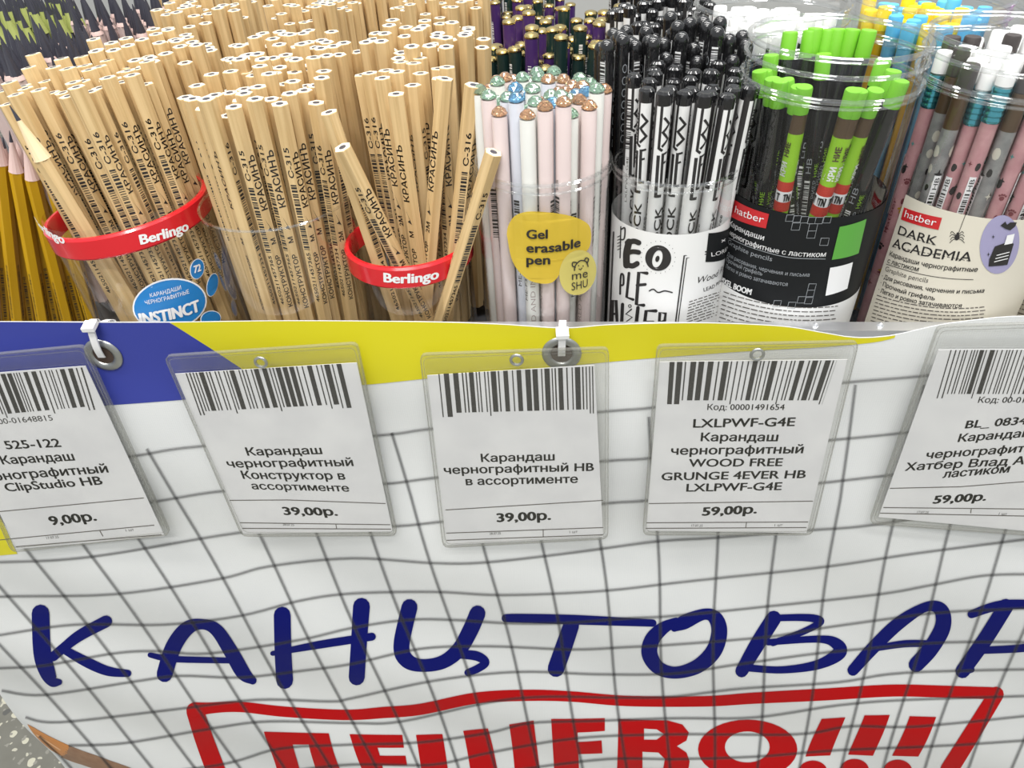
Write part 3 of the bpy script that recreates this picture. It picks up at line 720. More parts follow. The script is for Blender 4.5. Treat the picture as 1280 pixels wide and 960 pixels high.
for i in range(3):
    b = MB(); b.lathe([(RG*.7, 0), (RG, 0.002), (RG, LG-0.0004), (RG*.95, LG)], 18, PENW[i], True, True); a = b.mesh('pen_barrel')
    for g in range(3):
        q = MB(); n_ = 9; rings = [(RG*.55, LG+.0002, 0), (RG*1.08, LG+.0011, 0), (RG*.86, LG+.0028, .5), (RG*.42, LG+.0041, 0)]
        vs_ = [(rr*math.cos(2*math.pi*(k+o_)/n_), rr*math.sin(2*math.pi*(k+o_)/n_), zz) for rr, zz, o_ in rings for k in range(n_)]; fs_ = [tuple(range(n_))[::-1], tuple(range(3*n_, 4*n_))]
        for k in range(n_):
            k2 = (k+1) % n_; fs_ += [(k, k2, n_+k2, n_+k), (n_+k, n_+k2, 2*n_+k), (n_+k2, 2*n_+k2, 2*n_+k), (2*n_+k, 3*n_+k2, 3*n_+k), (2*n_+k, 2*n_+k2, 3*n_+k2)]
        q.add(vs_, fs_, GEM[g]); q.lathe([(RG*.5, LG+.0001), (RG*.98, LG+.0007)], 18, M_gemback)
        proto('gem_%d%d' % (i, g), [('barrel', a), ('gem', q.mesh('pen_gem', False)), ('printed_text', PG[(i+g) % 2])])
# gold capped pens
for kind, M in (('gold_green', M_greenpen), ('gold_purple', M_purplepen)):
    b = MB(); b.lathe([(0.003, 0), (0.0041, 0.003), (0.0041, 0.1735)], 16, M, True, True); a = b.mesh('pen_barrel')
    q = MB(); q.lathe([(0.0043, 0.1735), (0.0045, 0.1745), (0.0040, 0.1756), (0.0022, 0.1764), (0.0003, 0.1767)], 18, M_gold, True, True)
    p = MB(); side_bars(p, 0, 0.140, 0.158, 0.0022, M_whiteink, 3, 0.0041); side_bars(p, 3, 0.148, 0.166, 0.0022, M_whiteink, 4, 0.0041)
    side_poly(p, 2, [(-.0006, .11), (.0004, .11), (.0014, .15), (.0008, .15)], M_gold, 0.0041)
    proto(kind, [('barrel', a), ('cap', q.mesh('pen_cap')), ('printed_text', p.mesh('pen_print', False))])
# black pens with round glossy ends
RB = 0.0036
b = MB(); b.lathe([(RB*.8, 0), (RB, 0.002), (RB, L0-0.004)], 14, M_blackbody, True, True); a = b.mesh('pen_barrel')
q = MB(); q.lathe([(RB*.98, L0-0.0045), (RB*1.06, L0-0.0030), (RB*1.05, L0-0.0012), (RB*.85, L0+0.0006), (RB*.5, L0+0.0017), (0.0002, L0+0.0021)], 14, M_blackbody, True, True); cpb = q.mesh('pen_end')
p = MB()
for k in (0, 3):
    side_poly(p, k, [(-.0016, .146), (.0016, .146), (.0016, .168), (-.0016, .168)], M_whiteink, RB); side_bars(p, k, 0.1465, 0.1675, 0.0034, M_ink, 8+k, RB+0.0001)
for k in (2, 5):                     # chain-like rings
    for q_ in range(7):
        z = .125+q_*.006
        for t in range(8):
            a0, a1 = 2*math.pi*t/8, 2*math.pi*(t+1)/8
            side_poly(p, k, [(.0013*math.cos(a0), z+.0022*math.sin(a0)), (.0013*math.cos(a1), z+.0022*math.sin(a1)), (.0010*math.cos(a1), z+.0018*math.sin(a1)), (.0010*math.cos(a0), z+.0018*math.sin(a0))], M_greyink, RB)
proto('black_pen', [('barrel', a), ('end_cap', cpb), ('printed_text', p.mesh('pen_print', False))])
# white pens with black dipped ends and brush doodles
b = MB(); b.lathe([(RB*.8, 0), (RB, 0.002), (RB, L0-0.005)], 16, M_white, True, True); a = b.mesh('pen_barrel')
q = MB(); q.lathe([(RB*1.01, L0-0.0058), (RB*1.05, L0-0.0030), (RB*1.02, L0-0.0008), (RB*.7, L0+0.0002), (0.0002, L0-0.0003)], 16, M_blackbody, True, True); cpw = q.mesh('pen_end')
p = MB()
def doodle(k, pts, w=.00032):
    w *= 1.7
    for (u1, v1), (u2, v2) in zip(pts, pts[1:]):
        dx, dy = u2-u1, v2-v1; L_ = math.hypot(dx, dy) or 1; ex, ey = dx/L_*w*.7, dy/L_*w*.7; nx, ny = -dy/L_*w, dx/L_*w
        side_poly(p, k, [(u1-nx-ex, v1-ny-ey), (u1+nx-ex, v1+ny-ey), (u2+nx+ex, v2+ny+ey), (u2-nx+ex, v2-ny+ey)], M_ink, RB)
for k in (0, 3):
    sx = 1.45
    doodle(k, [(-.0024, .169), (-.0024, .150), (-.0010, .149)], .00036)
    doodle(k, [(-.0008, .164), (.0019, .161), (-.0011, .1575), (.0019, .154), (-.0008, .151)], .00034)
    doodle(k, [(-.0023, .146), (-.0020, .126), (.0003, .126)], .00045); doodle(k, [(-.0002, .147), (.0001, .131), (.0018, .131)], .0004)
    doodle(k, [(0, .147), (.0019, .1475)], .0003); doodle(k, [(0, .1425), (.0015, .143)], .0003)
    side_text(p, 'ROCK', k, .094, .120, .0036, M_ink, RB, .03)
    doodle(k, [(.0004, .066), (.0006, .088), (.0016, .090), (.0018, .066)], .0003)
for k in (1, 4):
    doodle(k, [(.0012, .170), (.0010, .132)], .0008); doodle(k, [(.0012, .168), (.0020, .160), (.0018, .140)], .00025)
    side_text(p, 'Wood Free', k, .090, .112, .0017, M_ink, RB); side_text(p, 'LOREX', k, .070, .086, .0018, M_ink, RB)
for k in (2,):
    side_bars(p, k, .140, .165, .0026, M_ink, k+20, RB); side_text(p, 'LXLPWF-G4E', k, .112, .136, .0012, M_inksoft, RB)
proto('white_pen', [('barrel', a), ('end_cap', cpw), ('printed_text', p.mesh('pen_print', False))])
# pencils with erasers
RE = 0.0037
def eraser_proto(kind, Mbody, Mer, Mfer=None, prints=None, top=None, L=0.179):
    b = MB(); z1 = L-0.012
    if top: b.lathe([(RE*.9, 0, Mbody), (RE, 0.002, Mbody), (RE, top[0], top[1]), (RE, z1, top[1])], 16, Mbody, True, True)
    else: b.lathe([(RE*.9, 0), (RE, 0.002), (RE, z1)], 16, Mbody, True, True)
    P = [('body', b.mesh('pencil_body'))]
    if Mfer:
        q = MB(); pr = [(RE*1.02, z1-0.014)]
        for i in range(6):
            zz = z1-0.0135+i*0.0027; pr += [(RE*1.10, zz), (RE*1.10, zz+.0011), (RE*1.02, zz+.0016), (RE*1.02, zz+.0024)]
        q.lathe(pr, 18, Mfer); P.append(('ferrule', q.mesh('pencil_ferrule')))
    q = MB(); q.lathe([(RE*1.02, z1+.0002), (RE*1.02, L-0.0008), (RE*.93, L)], 18, Mer, True, True); P.append(('eraser', q.mesh('pencil_eraser')))
    if prints: P.append(('printed_pattern', prints))
    proto(kind, P)
p = MB()
for k in (0, 3):
    side_text(p, 'НВ', k, .122, .130, .0026, M_greyink, RE); side_poly(p, k, [(-.0014, .088), (.0014, .088), (.0014, .118), (-.0014, .118)], M_whiteink, RE); side_bars(p, k, .0885, .1175, .0028, M_ink, k+2, RE+.0001)
for k in (1, 2, 4, 5):
    side_text(p, 'НИЕ', k, .120, .127, .0022, M_limebody, RE); side_text(p, 'РИЕР', k, .108, .118, .0024, M_greyink, RE)
    side_poly(p, k, [(-.001, .094), (.001, .094), (.001, .099), (-.001, .099)], M_red, RE); side_poly(p, k, [(-.0007, .0955), (.0007, .0955), (.0007, .0975), (-.0007, .0975)], M_whiteink, RE+.0001)
    side_poly(p, k, [(-.0016, .07), (.0002, .07), (.0002, .076), (-.0016, .076)], M_limebody, RE)
eraser_proto('pixel_black', M_blackbody, M_lime, None, p.mesh('pattern', False), L=0.181)
p = MB()
for k in range(0, 6, 2):
    side_text(p, 'НИЕ', k, .149, .156, .0026, M_brownbody, RE, .05); side_text(p, 'КРИ', k, .139, .146, .0028, M_whiteink, RE, .06)
for i in range(6):
    side_poly(p, i, [(-.00195, .120), (.00195, .120), (.00195, .1252), (-.00195, .1252)], M_red, RE); side_poly(p, i, [(-.00195, .1308), (.00195, .1308), (.00195, .136), (-.00195, .136)], M_red, RE)
    side_poly(p, i, [(-.00195, .1252), (.00195, .1252), (.00195, .1308), (-.00195, .1308)], M_whiteink, RE)
    n_ = face_vec(i); a_ = Vector((-n_.y, n_.x, 0)); text_local(p, 'TN' if i % 2 else 'T', n_*(RE+.0004)-a_*(.0016 if i % 2 else .0008)+Vector((0, 0, .126)), a_, (0, 0, 1), .0032 if i % 2 else .0016, .0040, M_ink, .05)
for k in (1, 4): side_poly(p, k, [(-.0012, .075), (.0012, .075), (.0012, .108), (-.0012, .108)], M_whiteink, RE); side_bars(p, k, .0755, .1075, .0024, M_ink, k, RE+.0001)
for k in (0, 3): side_poly(p, k, [(-.0015, .096), (-.0005, .092), (.0015, .094), (.0012, .102), (0, .104), (-.0012, .101)], M_whiteink, RE)
eraser_proto('pixel_lime', M_limebody, M_lime, None, p.mesh('pattern', False), top=(0.160, M_brownbody), L=0.181)
def scatter_print(cols, seed, words, Mw):
    p = MB(); rnd = random.Random(seed)
    for i in range(40):
        k = rnd.randint(0, 5); z = rnd.uniform(.03, .14); r_ = rnd.uniform(.0011, .0022); M = rnd.choice(cols); t = rnd.random(); s_ = rnd.uniform(-.001, .001)
        if t < .35:
            side_poly(p, k, [(s_+r_*math.cos(a)*rnd.uniform(.7, 1), z+1.4*r_*math.sin(a)) for a in [2*math.pi*j/9 for j in range(9)]], M, RE, .00008+.000004*i)
        elif t < .6:                 # paw: pad and toes
            for (dx, dz, rr) in ((0, 0, .7), (-.8, .8, .32), (-.25, 1.15, .34), (.3, 1.15, .34), (.85, .8, .32)):
                side_poly(p, k, [(s_+r_*(dx+rr*math.cos(a)), z+r_*(dz+rr*math.sin(a))) for a in [2*math.pi*j/7 for j in range(7)]], M, RE, .00008+.000004*i)
        else:                        # four-pointed star
            side_poly(p, k, [(s_+(r_ if j % 2 == 0 else r_*.35)*math.cos(math.pi*j/4), z+(r_ if j % 2 == 0 else r_*.35)*1.3*math.sin(math.pi*j/4)) for j in range(8)], M, RE, .00008+.000004*i)
    for k in (0, 3): side_text(p, words, k, .086, .106, .0022, Mw, RE+.0004)
    for k in (2, 5):
        side_poly(p, k, [(-.0014, .095), (.0014, .095), (.0014, .128), (-.0014, .128)], M_whiteink, RE, .0005); side_bars(p, k, .0955, .119, .0022, M_ink, k+seed, RE+.0005); side_text(p, 'HB', k, .121, .127, .0021, M_ink, RE+.0005)
    return p.mesh('pattern', False)
M_tealink = mat('teal_ink', (0.09, 0.28, 0.27), 0.4); M_ochre = mat('ochre_ink', (0.45, 0.26, 0.02), 0.4); M_maroon = mat('maroon_ink', (0.20, 0.05, 0.06), 0.4); M_bone = mat('bone_ink', (0.55, 0.53, 0.45), 0.5)
eraser_proto('pink_cat', M_pinkbody, M_eraser, M_teal, scatter_print([M_ink, M_ink, M_tealink, M_ochre, M_maroon, M_maroon], 4, 'hatber', M_maroon))
eraser_proto('grey_skull', M_greybody, M_darkrubber, None, scatter_print([M_ink, M_bone, M_bone, M_darkrubber, M_ink], 8, 'hatber', M_bone), top=(0.150, M_brownbody))
eraser_proto('white_eraser', M_blackbody, M_eraser); eraser_proto('yellow_eraser', M_yellowpen, M_yellowrub)
eraser_proto('blue_eraser', mat('sky_lacquer', (0.12, 0.35, 0.55), .3), M_bluerub); eraser_proto('magenta_eraser', M_purplepen, M_magenta)

def place(kind, name, base, top, rot, label, cat, group, sz=1.0):
    r = thing(name, label, cat, base, group)
    q = (Vector(top)-Vector(base)).to_track_quat('Z', 'Y')
    r.rotation_mode = 'QUATERNION'; r.rotation_quaternion = q @ Matrix.Rotation(rot, 3, 'Z').to_quaternion()
    r.scale = (1, 1, sz)
    for n_, me in PRO[kind]:
        o = bpy.data.objects.new(n_, me); COL.objects.link(o); o.parent = r
    return r
def hexpts(n, ang=0.0):
    pts = []
    for i in range(-9, 10):
        for j in range(-9, 10):
            x = i+j*0.5; y = j*math.sqrt(3)/2; pts.append((x, y))
    pts.sort(key=lambda p: (p[0]-.13)**2+(p[1]-.07)**2)
    c, s_ = math.cos(ang), math.sin(ang)
    return [(x*c-y*s_, x*s_+y*c) for x, y in pts[:n]]
def bundle(kinds, name, n, base, top, pb, pt, zb, label, cat, group, seed, dia=2*CR, lift=0.006, roundrot=False, ang=None, sz=(1, 1), skip=None, L=L0):
    rnd = random.Random(seed); ang = rnd.uniform(0, 1) if ang is None else ang
    P = hexpts(n, ang); out = []
    for i, (u, v) in enumerate(P):
        jb = max(0, (pb-dia)*0.45); jt = max(0, (pt-dia)*0.42)
        bx = base[0]+u*pb+rnd.uniform(-jb, jb); by = base[1]+v*pb+rnd.uniform(-jb, jb)
        tx = top[0]+u*pt+rnd.uniform(-jt, jt); ty = top[1]+v*pt+rnd.uniform(-jt, jt)
        if skip and skip(bx, by, tx, ty): continue
        z = zb+rnd.uniform(0, lift)
        k = kinds[i % len(kinds)] if not callable(kinds) else kinds(rnd, i)
        rot = rnd.uniform(0, 6.28) if roundrot else R(rnd.choice((0, 0, -15, 15, 180, 60, -60)))+rnd.uniform(-.1, .1) if k == 'white_pen' else R(rnd.choice((0, 0, 180, 180, 60, -60, 120)))+rnd.uniform(-.12, .12)
        s_ = rnd.uniform(*sz)
        lab = label(k) if callable(label) else label; grp = group(k) if callable(group) else group; nm = name(k) if callable(name) else name
        out.append(place(k, nm, (bx, by, z), (tx, ty, z+L), rot, lab, cat, grp, s_))
    return out

# ------------------------------------------------------------------ tubs
def tub_frame(base, lean=(0, 0)):
    """lean: x/y shift per metre of height."""
    ax = Vector((lean[0], lean[1], 1)).normalized(); q = ax.to_track_quat('Z', 'Y'); mq = q.to_matrix().to_4x4()
    # keep -Y of the tub facing the viewer
    f = mq.to_3x3() @ Vector((0, -1, 0)); a = math.atan2(f.x, -f.y); mq = mq @ Matrix.Rotation(-a, 4, 'Z'); mq.translation = Vector(base); return mq
def make_tub(name, label, mw, rad, h, rims=(), group=None, floor=True, wall=M_clear):
    t = thing(name, label, 'tub', (0, 0, 0), group); t.matrix_world = mw
    b = MB(); b.lathe([(rad, 0.0004), (rad, h)], 64, wall); 
    if floor: b.lathe([(0.0005, 0.0008), (rad*.93, 0.0008), (rad, 0.004)], 48, wall)
    b.build('clear_wall', t)
    r = MB()
    for z, dr, th in rims: r.torus(rad+dr, th*1.25, z, M_rim, n=64, k=10)
    if rims: r.build('rim', t)
    return t
def patch(mb, surf, a0, a1, z0, z1, M, off, n=40, m_=1):
    vs_ = []; 
    for i in range(n+1):
        a = a0+(a1-a0)*i/n
        for j in range(m_+1): vs_.append(surf.at(a, z0+(z1-z0)*j/m_, off))
    mb.add(vs_, [(i*(m_+1)+j, (i+1)*(m_+1)+j, (i+1)*(m_+1)+j+1, i*(m_+1)+j+1) for i in range(n) for j in range(m_)], M)
TF = 0.0012                                      # pencils stand this far above the deck, on the tub floor
ZB = ZS+0.0035

# tub A: leaning, red collar, blue oval label
leanA = (-0.10, 0.02)
mA = tub_frame((-0.2375, 0.0580, ZS+0.0050), leanA); SA = CylSurf(mA, 0.0428)
tA = make_tub('pencil_tub', 'clear pencil tub with red collar and blue oval label, leaning left', mA, 0.0428, 0.118, group=None)
def collar(t, surf, z0, z1, txt):
    rad = surf.r
    b = MB(); b.lathe([(rad-.0012, z0+.0006), (rad+.0008, z0), (rad+.0016, z0+.0010), (rad+.0016, z1-.0012), (rad+.0006, z1), (rad-.0010, z1), (rad-.0016, z1-.001), (rad-.0012, z0+.0006)], 64, M_redplastic)
    o = b.build('collar', t)
    for s_, p0, p1, cap, up in txt:
        q = MB(); text(q, surf, s_, p0, p1, cap, M_whiteink, 0.00185, up=up, bold=0.03); q.build('printed_name', o, smooth=False)
zA = SA.param(150, 318).y
collar(tA, SA, SA.param(152, 319).y, SA.param(150, 290).y, [('Berlingo', (176, 304), (233, 287), 12, (-.22, -1)), ('Berlingo', (38, 283), (84, 303), 10, (-.4, -1))])
b = MB(); poly(b, SA, ellipse(212, 380, 46.5, 32, -10), M_whiteink, 0.0003); poly(b, SA, ellipse(212, 380, 44.5, 30, -10), M_bluelabel, 0.0005)
poly(b, SA, ellipse(246, 336, 9, 13, 10), M_whiteink, 0.0003); poly(b, SA, ellipse(246, 336, 8, 12, 10), M_bluelabel, 0.0005)
poly(b, SA, ellipse(265, 356, 7, 15, 12), M_whiteink, 0.0003); poly(b, SA, ellipse(265, 356, 6.3, 14, 12), M_bluelabel, 0.0005)
poly(b, SA, ellipse(263, 398, 13, 10, -10), M_whiteink, 0.0003); poly(b, SA, ellipse(263, 398, 12, 9, -10), M_bluelabel, 0.0005)
lb = b.build('blue_label', tA); b = MB()
text(b, SA, 'КАРАНДАШИ', (188, 371), (226, 361), 5, M_whiteink, 0.0008, up=(-.2, -1)); text(b, SA, 'ЧЕРНОГРАФИТНЫЕ', (182, 380), (236, 366), 5, M_whiteink, 0.0008, up=(-.2, -1))
text(b, SA, 'INSTINCT', (177, 404), (249, 388), 14, M_whiteink, 0.0008, up=(-.2, -1), bold=0.03); pass
text(b, SA, '72', (242, 341), (250, 338), 9, M_whiteink, 0.0008, up=(-.1, -1), bold=.03); b.build('printed_text', lb, smooth=False)
shT, shB = ony(12, 132, .0285), Vector((-0.2370, 0.0325, ZB+.001))
def clear_of_sharp(bx, by, tx, ty):
    for k in range(9):
        t = k/8; p = shB.lerp(shT, t)
        if (bx+(tx-bx)*t-p.x)**2+(by+(ty-by)*t-p.y)**2 < .0093**2: return True
    return False
bundle(lambda r, i: 'kraft', 'wooden_pencil', 48, (-0.2375, 0.0590), (-0.2575, 0.0655), 0.0089, 0.0107, ZB+.0055,
       'unsharpened natural wood pencil standing in the leaning tub with the blue oval label', 'pencil', 'pencils in the leaning tub', 5, lift=0.008, sz=(.955, 1.01), skip=clear_of_sharp)

# tub B: plain clear tube
mB = tub_frame((-0.160, 0.0570, ZS+.0006), (-0.005, 0)); SB = CylSurf(mB, 0.0405)
tB = make_tub('pencil_tub', 'plain clear pencil tub without collar between the two red collared tubs', mB, 0.0405, SB.param(345, 287).y, ((SB.param(345, 287).y, 0, .0006),))
bundle(lambda r, i: 'kraft', 'wooden_pencil', 44, (-0.160, 0.0575), (-0.1610, 0.060), 0.0089, 0.0106, ZB,
       'unsharpened natural wood pencil standing in the plain clear tub between the red collars', 'pencil', 'pencils in the plain clear tub', 8, lift=0.010, sz=(.95, 1.01))
# tub C: red collar, half empty
mC = tub_frame((-0.0880, 0.0500, ZS+.0006), (-0.01, 0)); SC = CylSurf(mC, 0.0335)
zc0, zc1 = SC.param(515, 359).y, SC.param(515, 333).y
tC = make_tub('pencil_tub', 'half empty clear pencil tub with red collar next to the white gem pens', mC, 0.0335, zc0+.004)
collar(tC, SC, zc0, zc1, [('Berlingo', (482, 350), (546, 346), 12, (0, -1))])
bundle(lambda r, i: 'kraft', 'wooden_pencil', 14, (-0.0850, 0.0610), (-0.0880, 0.0720), 0.0089, 0.0128, ZB,
       'unsharpened natural wood pencil fanned out in the half empty red collared tub', 'pencil', 'pencils in the half empty tub', 21, lift=0.006)
def splay(kind, px_top, ytop, base, rot, label):
    T = ony(*px_top, ytop); B = Vector((base[0], base[1], ZB+.001))
    return place(kind, 'wooden_pencil', B, T, rot, label, 'pencil', None, (T-B).length/L0)
splay('kraft', (428, 184), 0.0200, (-0.0690, 0.0460), R(100), 'lone natural wood pencil leaning far left across the front of the half empty tub')
splay('kraft', (617, 190), 0.0220, (-0.0930, 0.0310), R(15), 'lone natural wood pencil leaning right over the rim of the gem pen tub')
splay('kraft', (411, 140), 0.0340, (-0.0900, 0.0360), R(10), 'natural wood pencil leaning left, its end just above the far left leaning one')
splay('kraft', (592, 106), 0.0430, (-0.0790, 0.0450), R(160), 'natural wood pencil leaning right with its end just below the gem pen tops')
splay('kraft', (556, 98), 0.0540, (-0.0930, 0.0455), R(40), 'natural wood pencil leaning right, next left of the one below the gem tops')
splay('kraft_sharp', (12, 132), 0.0285, (-0.2370, 0.0325), R(10), 'sharpened natural wood pencil, point up at the left edge of the leaning tub')

# the other natural wood pencils behind
def back_bundle(px, py, n, pt, seed, lab, grp, base_off=(0.004, 0.0), z=0.1035, pb=0.0089):
    p = onz(px, py, z)
    return bundle(lambda r, i: 'kraft_far', 'wooden_pencil', n, (p.x+base_off[0], p.y+base_off[1]), (p.x, p.y), pb, pt, ZB, lab, 'pencil', grp, seed, lift=0.012)
back_bundle(182, 62, 44, 0.0097, 31, 'natural wood pencil in the bunch right behind the leaning tub', 'pencils behind the leaning tub', (0.006, 0.004))
back_bundle(350, 64, 46, 0.0098, 32, 'natural wood pencil in the bunch right behind the plain clear tub', 'pencils behind the plain tub', (0.002, 0.004))
back_bundle(524, 50, 46, 0.0102, 33, 'natural wood pencil in the bunch right behind the half empty tub', 'pencils behind the half empty tub', (-0.002, 0.004))
back_bundle(258, 16, 37, 0.0098, 34, 'natural wood pencil in the farther bunch near the black pencil points', 'pencils in the farther left bunch', (0, .002), .1035)
# farther bunches: one mass
mass = MB(); rnd = random.Random(3)
for (px, py, n) in ((390, 14, 37), (545, 6, 44), (320, -14, 37), (455, -12, 37), (235, -24, 37), (390, -36, 37), (560, -34, 37)):
    p = onz(px, py, 0.090)
    for (u, v) in hexpts(n, rnd.random()):
        bx, by = p.x+u*.0090, p.y+v*.0090; h = rnd.uniform(-.006, .006)
        s_ = rnd.uniform(0, 6)
        def xf(P): return [(bx+q[0]+u*.0010*(q[2]/L0), by+q[1]+v*.0010*(q[2]/L0), ZB+.0065+h+q[2]*.93) for q in P]
        t = MB(); hexbody(t, L0, M_wood, M_woodend_lit, rot=s_); mass.add(xf(t.v), t.f[:-1], M_wood); mass.add(xf(t.v), t.f[-1:], M_woodend_lit)
        t = MB(); t.lathe([(0.0018, L0-.0005), (0.0018, L0+.00012)], 8, M_lead, False, True); mass.add(xf(t.v), t.f, M_lead)
tag(mass.build('wooden_pencil_mass', smooth=False), 'dense mass of natural wood pencils at the very back of the stand', 'pencils', kind='stuff')

# gem pens
mG = tub_frame((-0.0150, 0.0505, ZS)); SG = CylSurf(mG, 0.0345)
hG = SG.param(680, 233).y
tG = make_tub('pen_tub', 'clear tub of white gem topped pens with a yellow blob label', mG, 0.0345, hG, ((hG, 0, .0009), (hG-.004, .0002, .0006)))
b = MB()
blob = [(225,470),(233,425),(262,378),(310,355),(370,350),(470,358),(560,375),(625,402),(655,435),(660,500),(640,555),(570,590),(515,640),(490,690),(455,722),(400,726),(340,708),(285,660),(248,590)]
bl = [(580+x/4.175, 180+y/4.175) for x, y in spline(blob+[blob[0]], 4)[:-1]]
poly(b, SG, bl, M_yellowfilm, 0.0004); o = b.build('yellow_label', tG)
b = MB(); poly(b, SG, ellipse(721.5, 340, 22.5, 28.5, 12), M_palefilm, 0.0006); o2 = b.build('round_label', tG)
b = MB(); text(b, SG, 'Gel', (659, 297), (684, 297), 11.5, M_ink, 0.0009, bold=.022); text(b, SG, 'erasable', (659, 314), (724, 307), 12, M_ink, 0.0009, bold=.022); text(b, SG, 'pen', (659, 329), (687, 329), 12, M_ink, 0.0009, bold=.022); b.build('printed_text', o, smooth=False)
b = MB(); text(b, SG, 'me', (714, 349), (733, 345), 11, M_ink, 0.0010, bold=.0); text(b, SG, 'SHU', (713.5, 362), (733, 357), 10, M_ink, 0.0010)
stroke(b, SG, [(717, 337), (718, 331), (724, 325), (731, 326), (733.5, 332)], .7, M_ink, .001); stroke(b, SG, [(718, 333), (714.5, 331), (715, 327), (719, 327)], .7, M_ink, .001); stroke(b, SG, [(729, 325), (731, 321.5), (734, 323), (733, 327)], .7, M_ink, .001)
for e in ((722, 331), (727.5, 331.5)): poly(b, SG, ellipse(*e, .8, .9, 0, 8), M_ink, .001)
stroke(b, SG, [(722.5, 335), (724.5, 336), (726, 334)], .5, M_ink, .001); b.build('printed_mark', o2, smooth=False)
GN = {'0': 'pale pink', '1': 'white', '2': 'pale blue'}; GC = {'0': 'amber', '1': 'green', '2': 'blue'}
def gemkind(r, i):
    g = r.choice([0, 0, 0, 1, 1, 1, 2]); return 'gem_%d%d' % ({0: 0, 1: 1, 2: 2}[g] if r.random() < .8 else r.randint(0, 2), g)
bundle(gemkind, 'gem_pen', 55, (-0.0150, 0.0505), (-0.0150, 0.0525), 0.00795, 0.0084, ZB,
       lambda k: '%s gel pen with a faceted %s gem end in the front clear tub' % (GN[k[4]], GC[k[5]]), 'pen', lambda k: '%s pens with %s gems' % (GN[k[4]], GC[k[5]]), 12, dia=0.0077, lift=0.010, roundrot=False, ang=0.1, L=LG)

# white doodle pens
mL = tub_frame((0.0518, 0.0505, ZS)); SL = CylSurf(mL, 0.0305)
hL = SL.param(845, 233).y
tL = make_tub('pen_tub', 'clear tub of white brush doodle pens wrapped in a white doodle label', mL, 0.0305, hL, ((hL, 0, .0008), (hL-.0035, .0002, .0005)))
zl = SL.param(840, 293).y
b = MB(); patch(b, SL, -2.6*.0305, 2.6*.0305, .001, zl, M_white, .0003, 72); o = b.build('paper_wrap', tL)
b = MB(); O = .0005
stroke(b, SL, [(787, 302), (784, 316), (784, 331)], 4.2, M_ink, O); stroke(b, SL, [(785, 303), (793, 301), (799, 303)], 3.3, M_ink, O); stroke(b, SL, [(785, 316), (792, 314), (799, 315)], 3.0, M_ink, O); stroke(b, SL, [(784, 330), (791, 332), (797, 329)], 3.3, M_ink, O)
poly(b, SL, [ellipse(823, 322, 16, 16), ellipse(822, 323, 6, 11, 15)], M_ink, O); poly(b, SL, ellipse(822, 323, 2.5, 4, 15), M_ink, O)
for i in range(22):
    a = i*2*math.pi/22; poly(b, SL, ellipse(823+21*math.cos(a), 321+20*math.sin(a), .5, .5, 0, 6), M_ink, O, maxlen=None)
stroke(b, SL, [(777, 283), (776, 322)], .7, M_ink, O); stroke(b, SL, [(778, 286), (782, 285), (781, 298), (776, 299)], .9, M_ink, O)
for i in range(5): stroke(b, SL, [(773, 296+i*4), (777, 294+i*4)], .5, M_ink, O)
stroke(b, SL, [(776, 367), (777, 344), (780, 344), (780, 355), (777, 356)], 1.2, M_ink, O); stroke(b, SL, [(787, 341), (784, 371), (792, 374)], 1.7, M_ink, O, k=1)
stroke(b, SL, [(809, 341), (799, 340), (796, 380), (805, 381)], 2.1, M_ink, O, k=1); stroke(b, SL, [(797, 356), (807, 355)], 1.8, M_ink, O, k=1)
stroke(b, SL, [(812, 363), (817, 361), (823, 365), (831, 363), (840, 365)], .8, M_ink, O)
stroke(b, SL, [(765, 420), (767, 375), (771, 375), (773, 420)], 1.8, M_ink, O, k=1); stroke(b, SL, [(766, 392), (772, 392)], 1.4, M_ink, O, k=1)
stroke(b, SL, [(779, 380), (777, 420)], 2, M_ink, O, k=1)
stroke(b, SL, [(790, 386), (783, 392), (791, 396), (783, 402), (790, 410)], .8, M_ink, O, k=1); poly(b, SL, [ellipse(788, 382, 2.2, 2.2, 0, 12), ellipse(788, 382, 1.2, 1.2, 0, 12)], M_ink, O)
stroke(b, SL, [(798, 384), (794, 420)], 2.2, M_ink, O, k=1); stroke(b, SL, [(820, 388), (808, 388), (804, 420)], 2.1, M_ink, O, k=1); stroke(b, SL, [(806, 402), (817, 402)], 1.7, M_ink, O, k=1)
stroke(b, SL, [(823, 420), (825, 390), (832, 391), (831, 400), (825, 402), (833, 418)], 1.8, M_ink, O, k=1)
stroke(b, SL, [(883, 314), (855, 319), (843, 412)], .9, M_ink, O, k=1); stroke(b, SL, [(883, 317), (858, 322), (846, 412)], .6, M_ink, O, k=1); stroke(b, SL, [(768, 290), (763, 405)], .9, M_ink, O, k=1)
poly(b, SL, [(885, 291), (913, 282), (909, 321), (881, 327)], M_blacklabel, O, maxlen=.003)
text(b, SL, 'LOREX', (888, 320), (914, 311), 5, M_whiteink, O+.0003); text(b, SL, '×', (900, 304), (905, 302), 6, M_whiteink, O+.0003)
text(b, SL, 'Wood Free', (869, 354), (912, 334), 9, M_ink, O, up=(.3, -1)); text(b, SL, 'LEAD PENCIL', (879, 364), (909, 348), 4.5, M_ink, O)
def fine(mb, surf, x0, x1, y0, y1, n, M, O, slope, lean, seed, lw=.55):
    r_ = random.Random(seed)
    for i in range(n):
        y = y0+(y1-y0)*i/max(1, n-1); x = x0+lean*(y-y0); xe = x1+lean*(y-y0)
        while x < xe-2:
            w = r_.uniform(3, 9); w = min(w, xe-x); 
            stroke(mb, surf, [(x, y+slope(x-lean*(y-y0))), (x+w, y+slope(x+w-lean*(y-y0)))], lw, M, O, k=1, cap=False); x += w+1.6
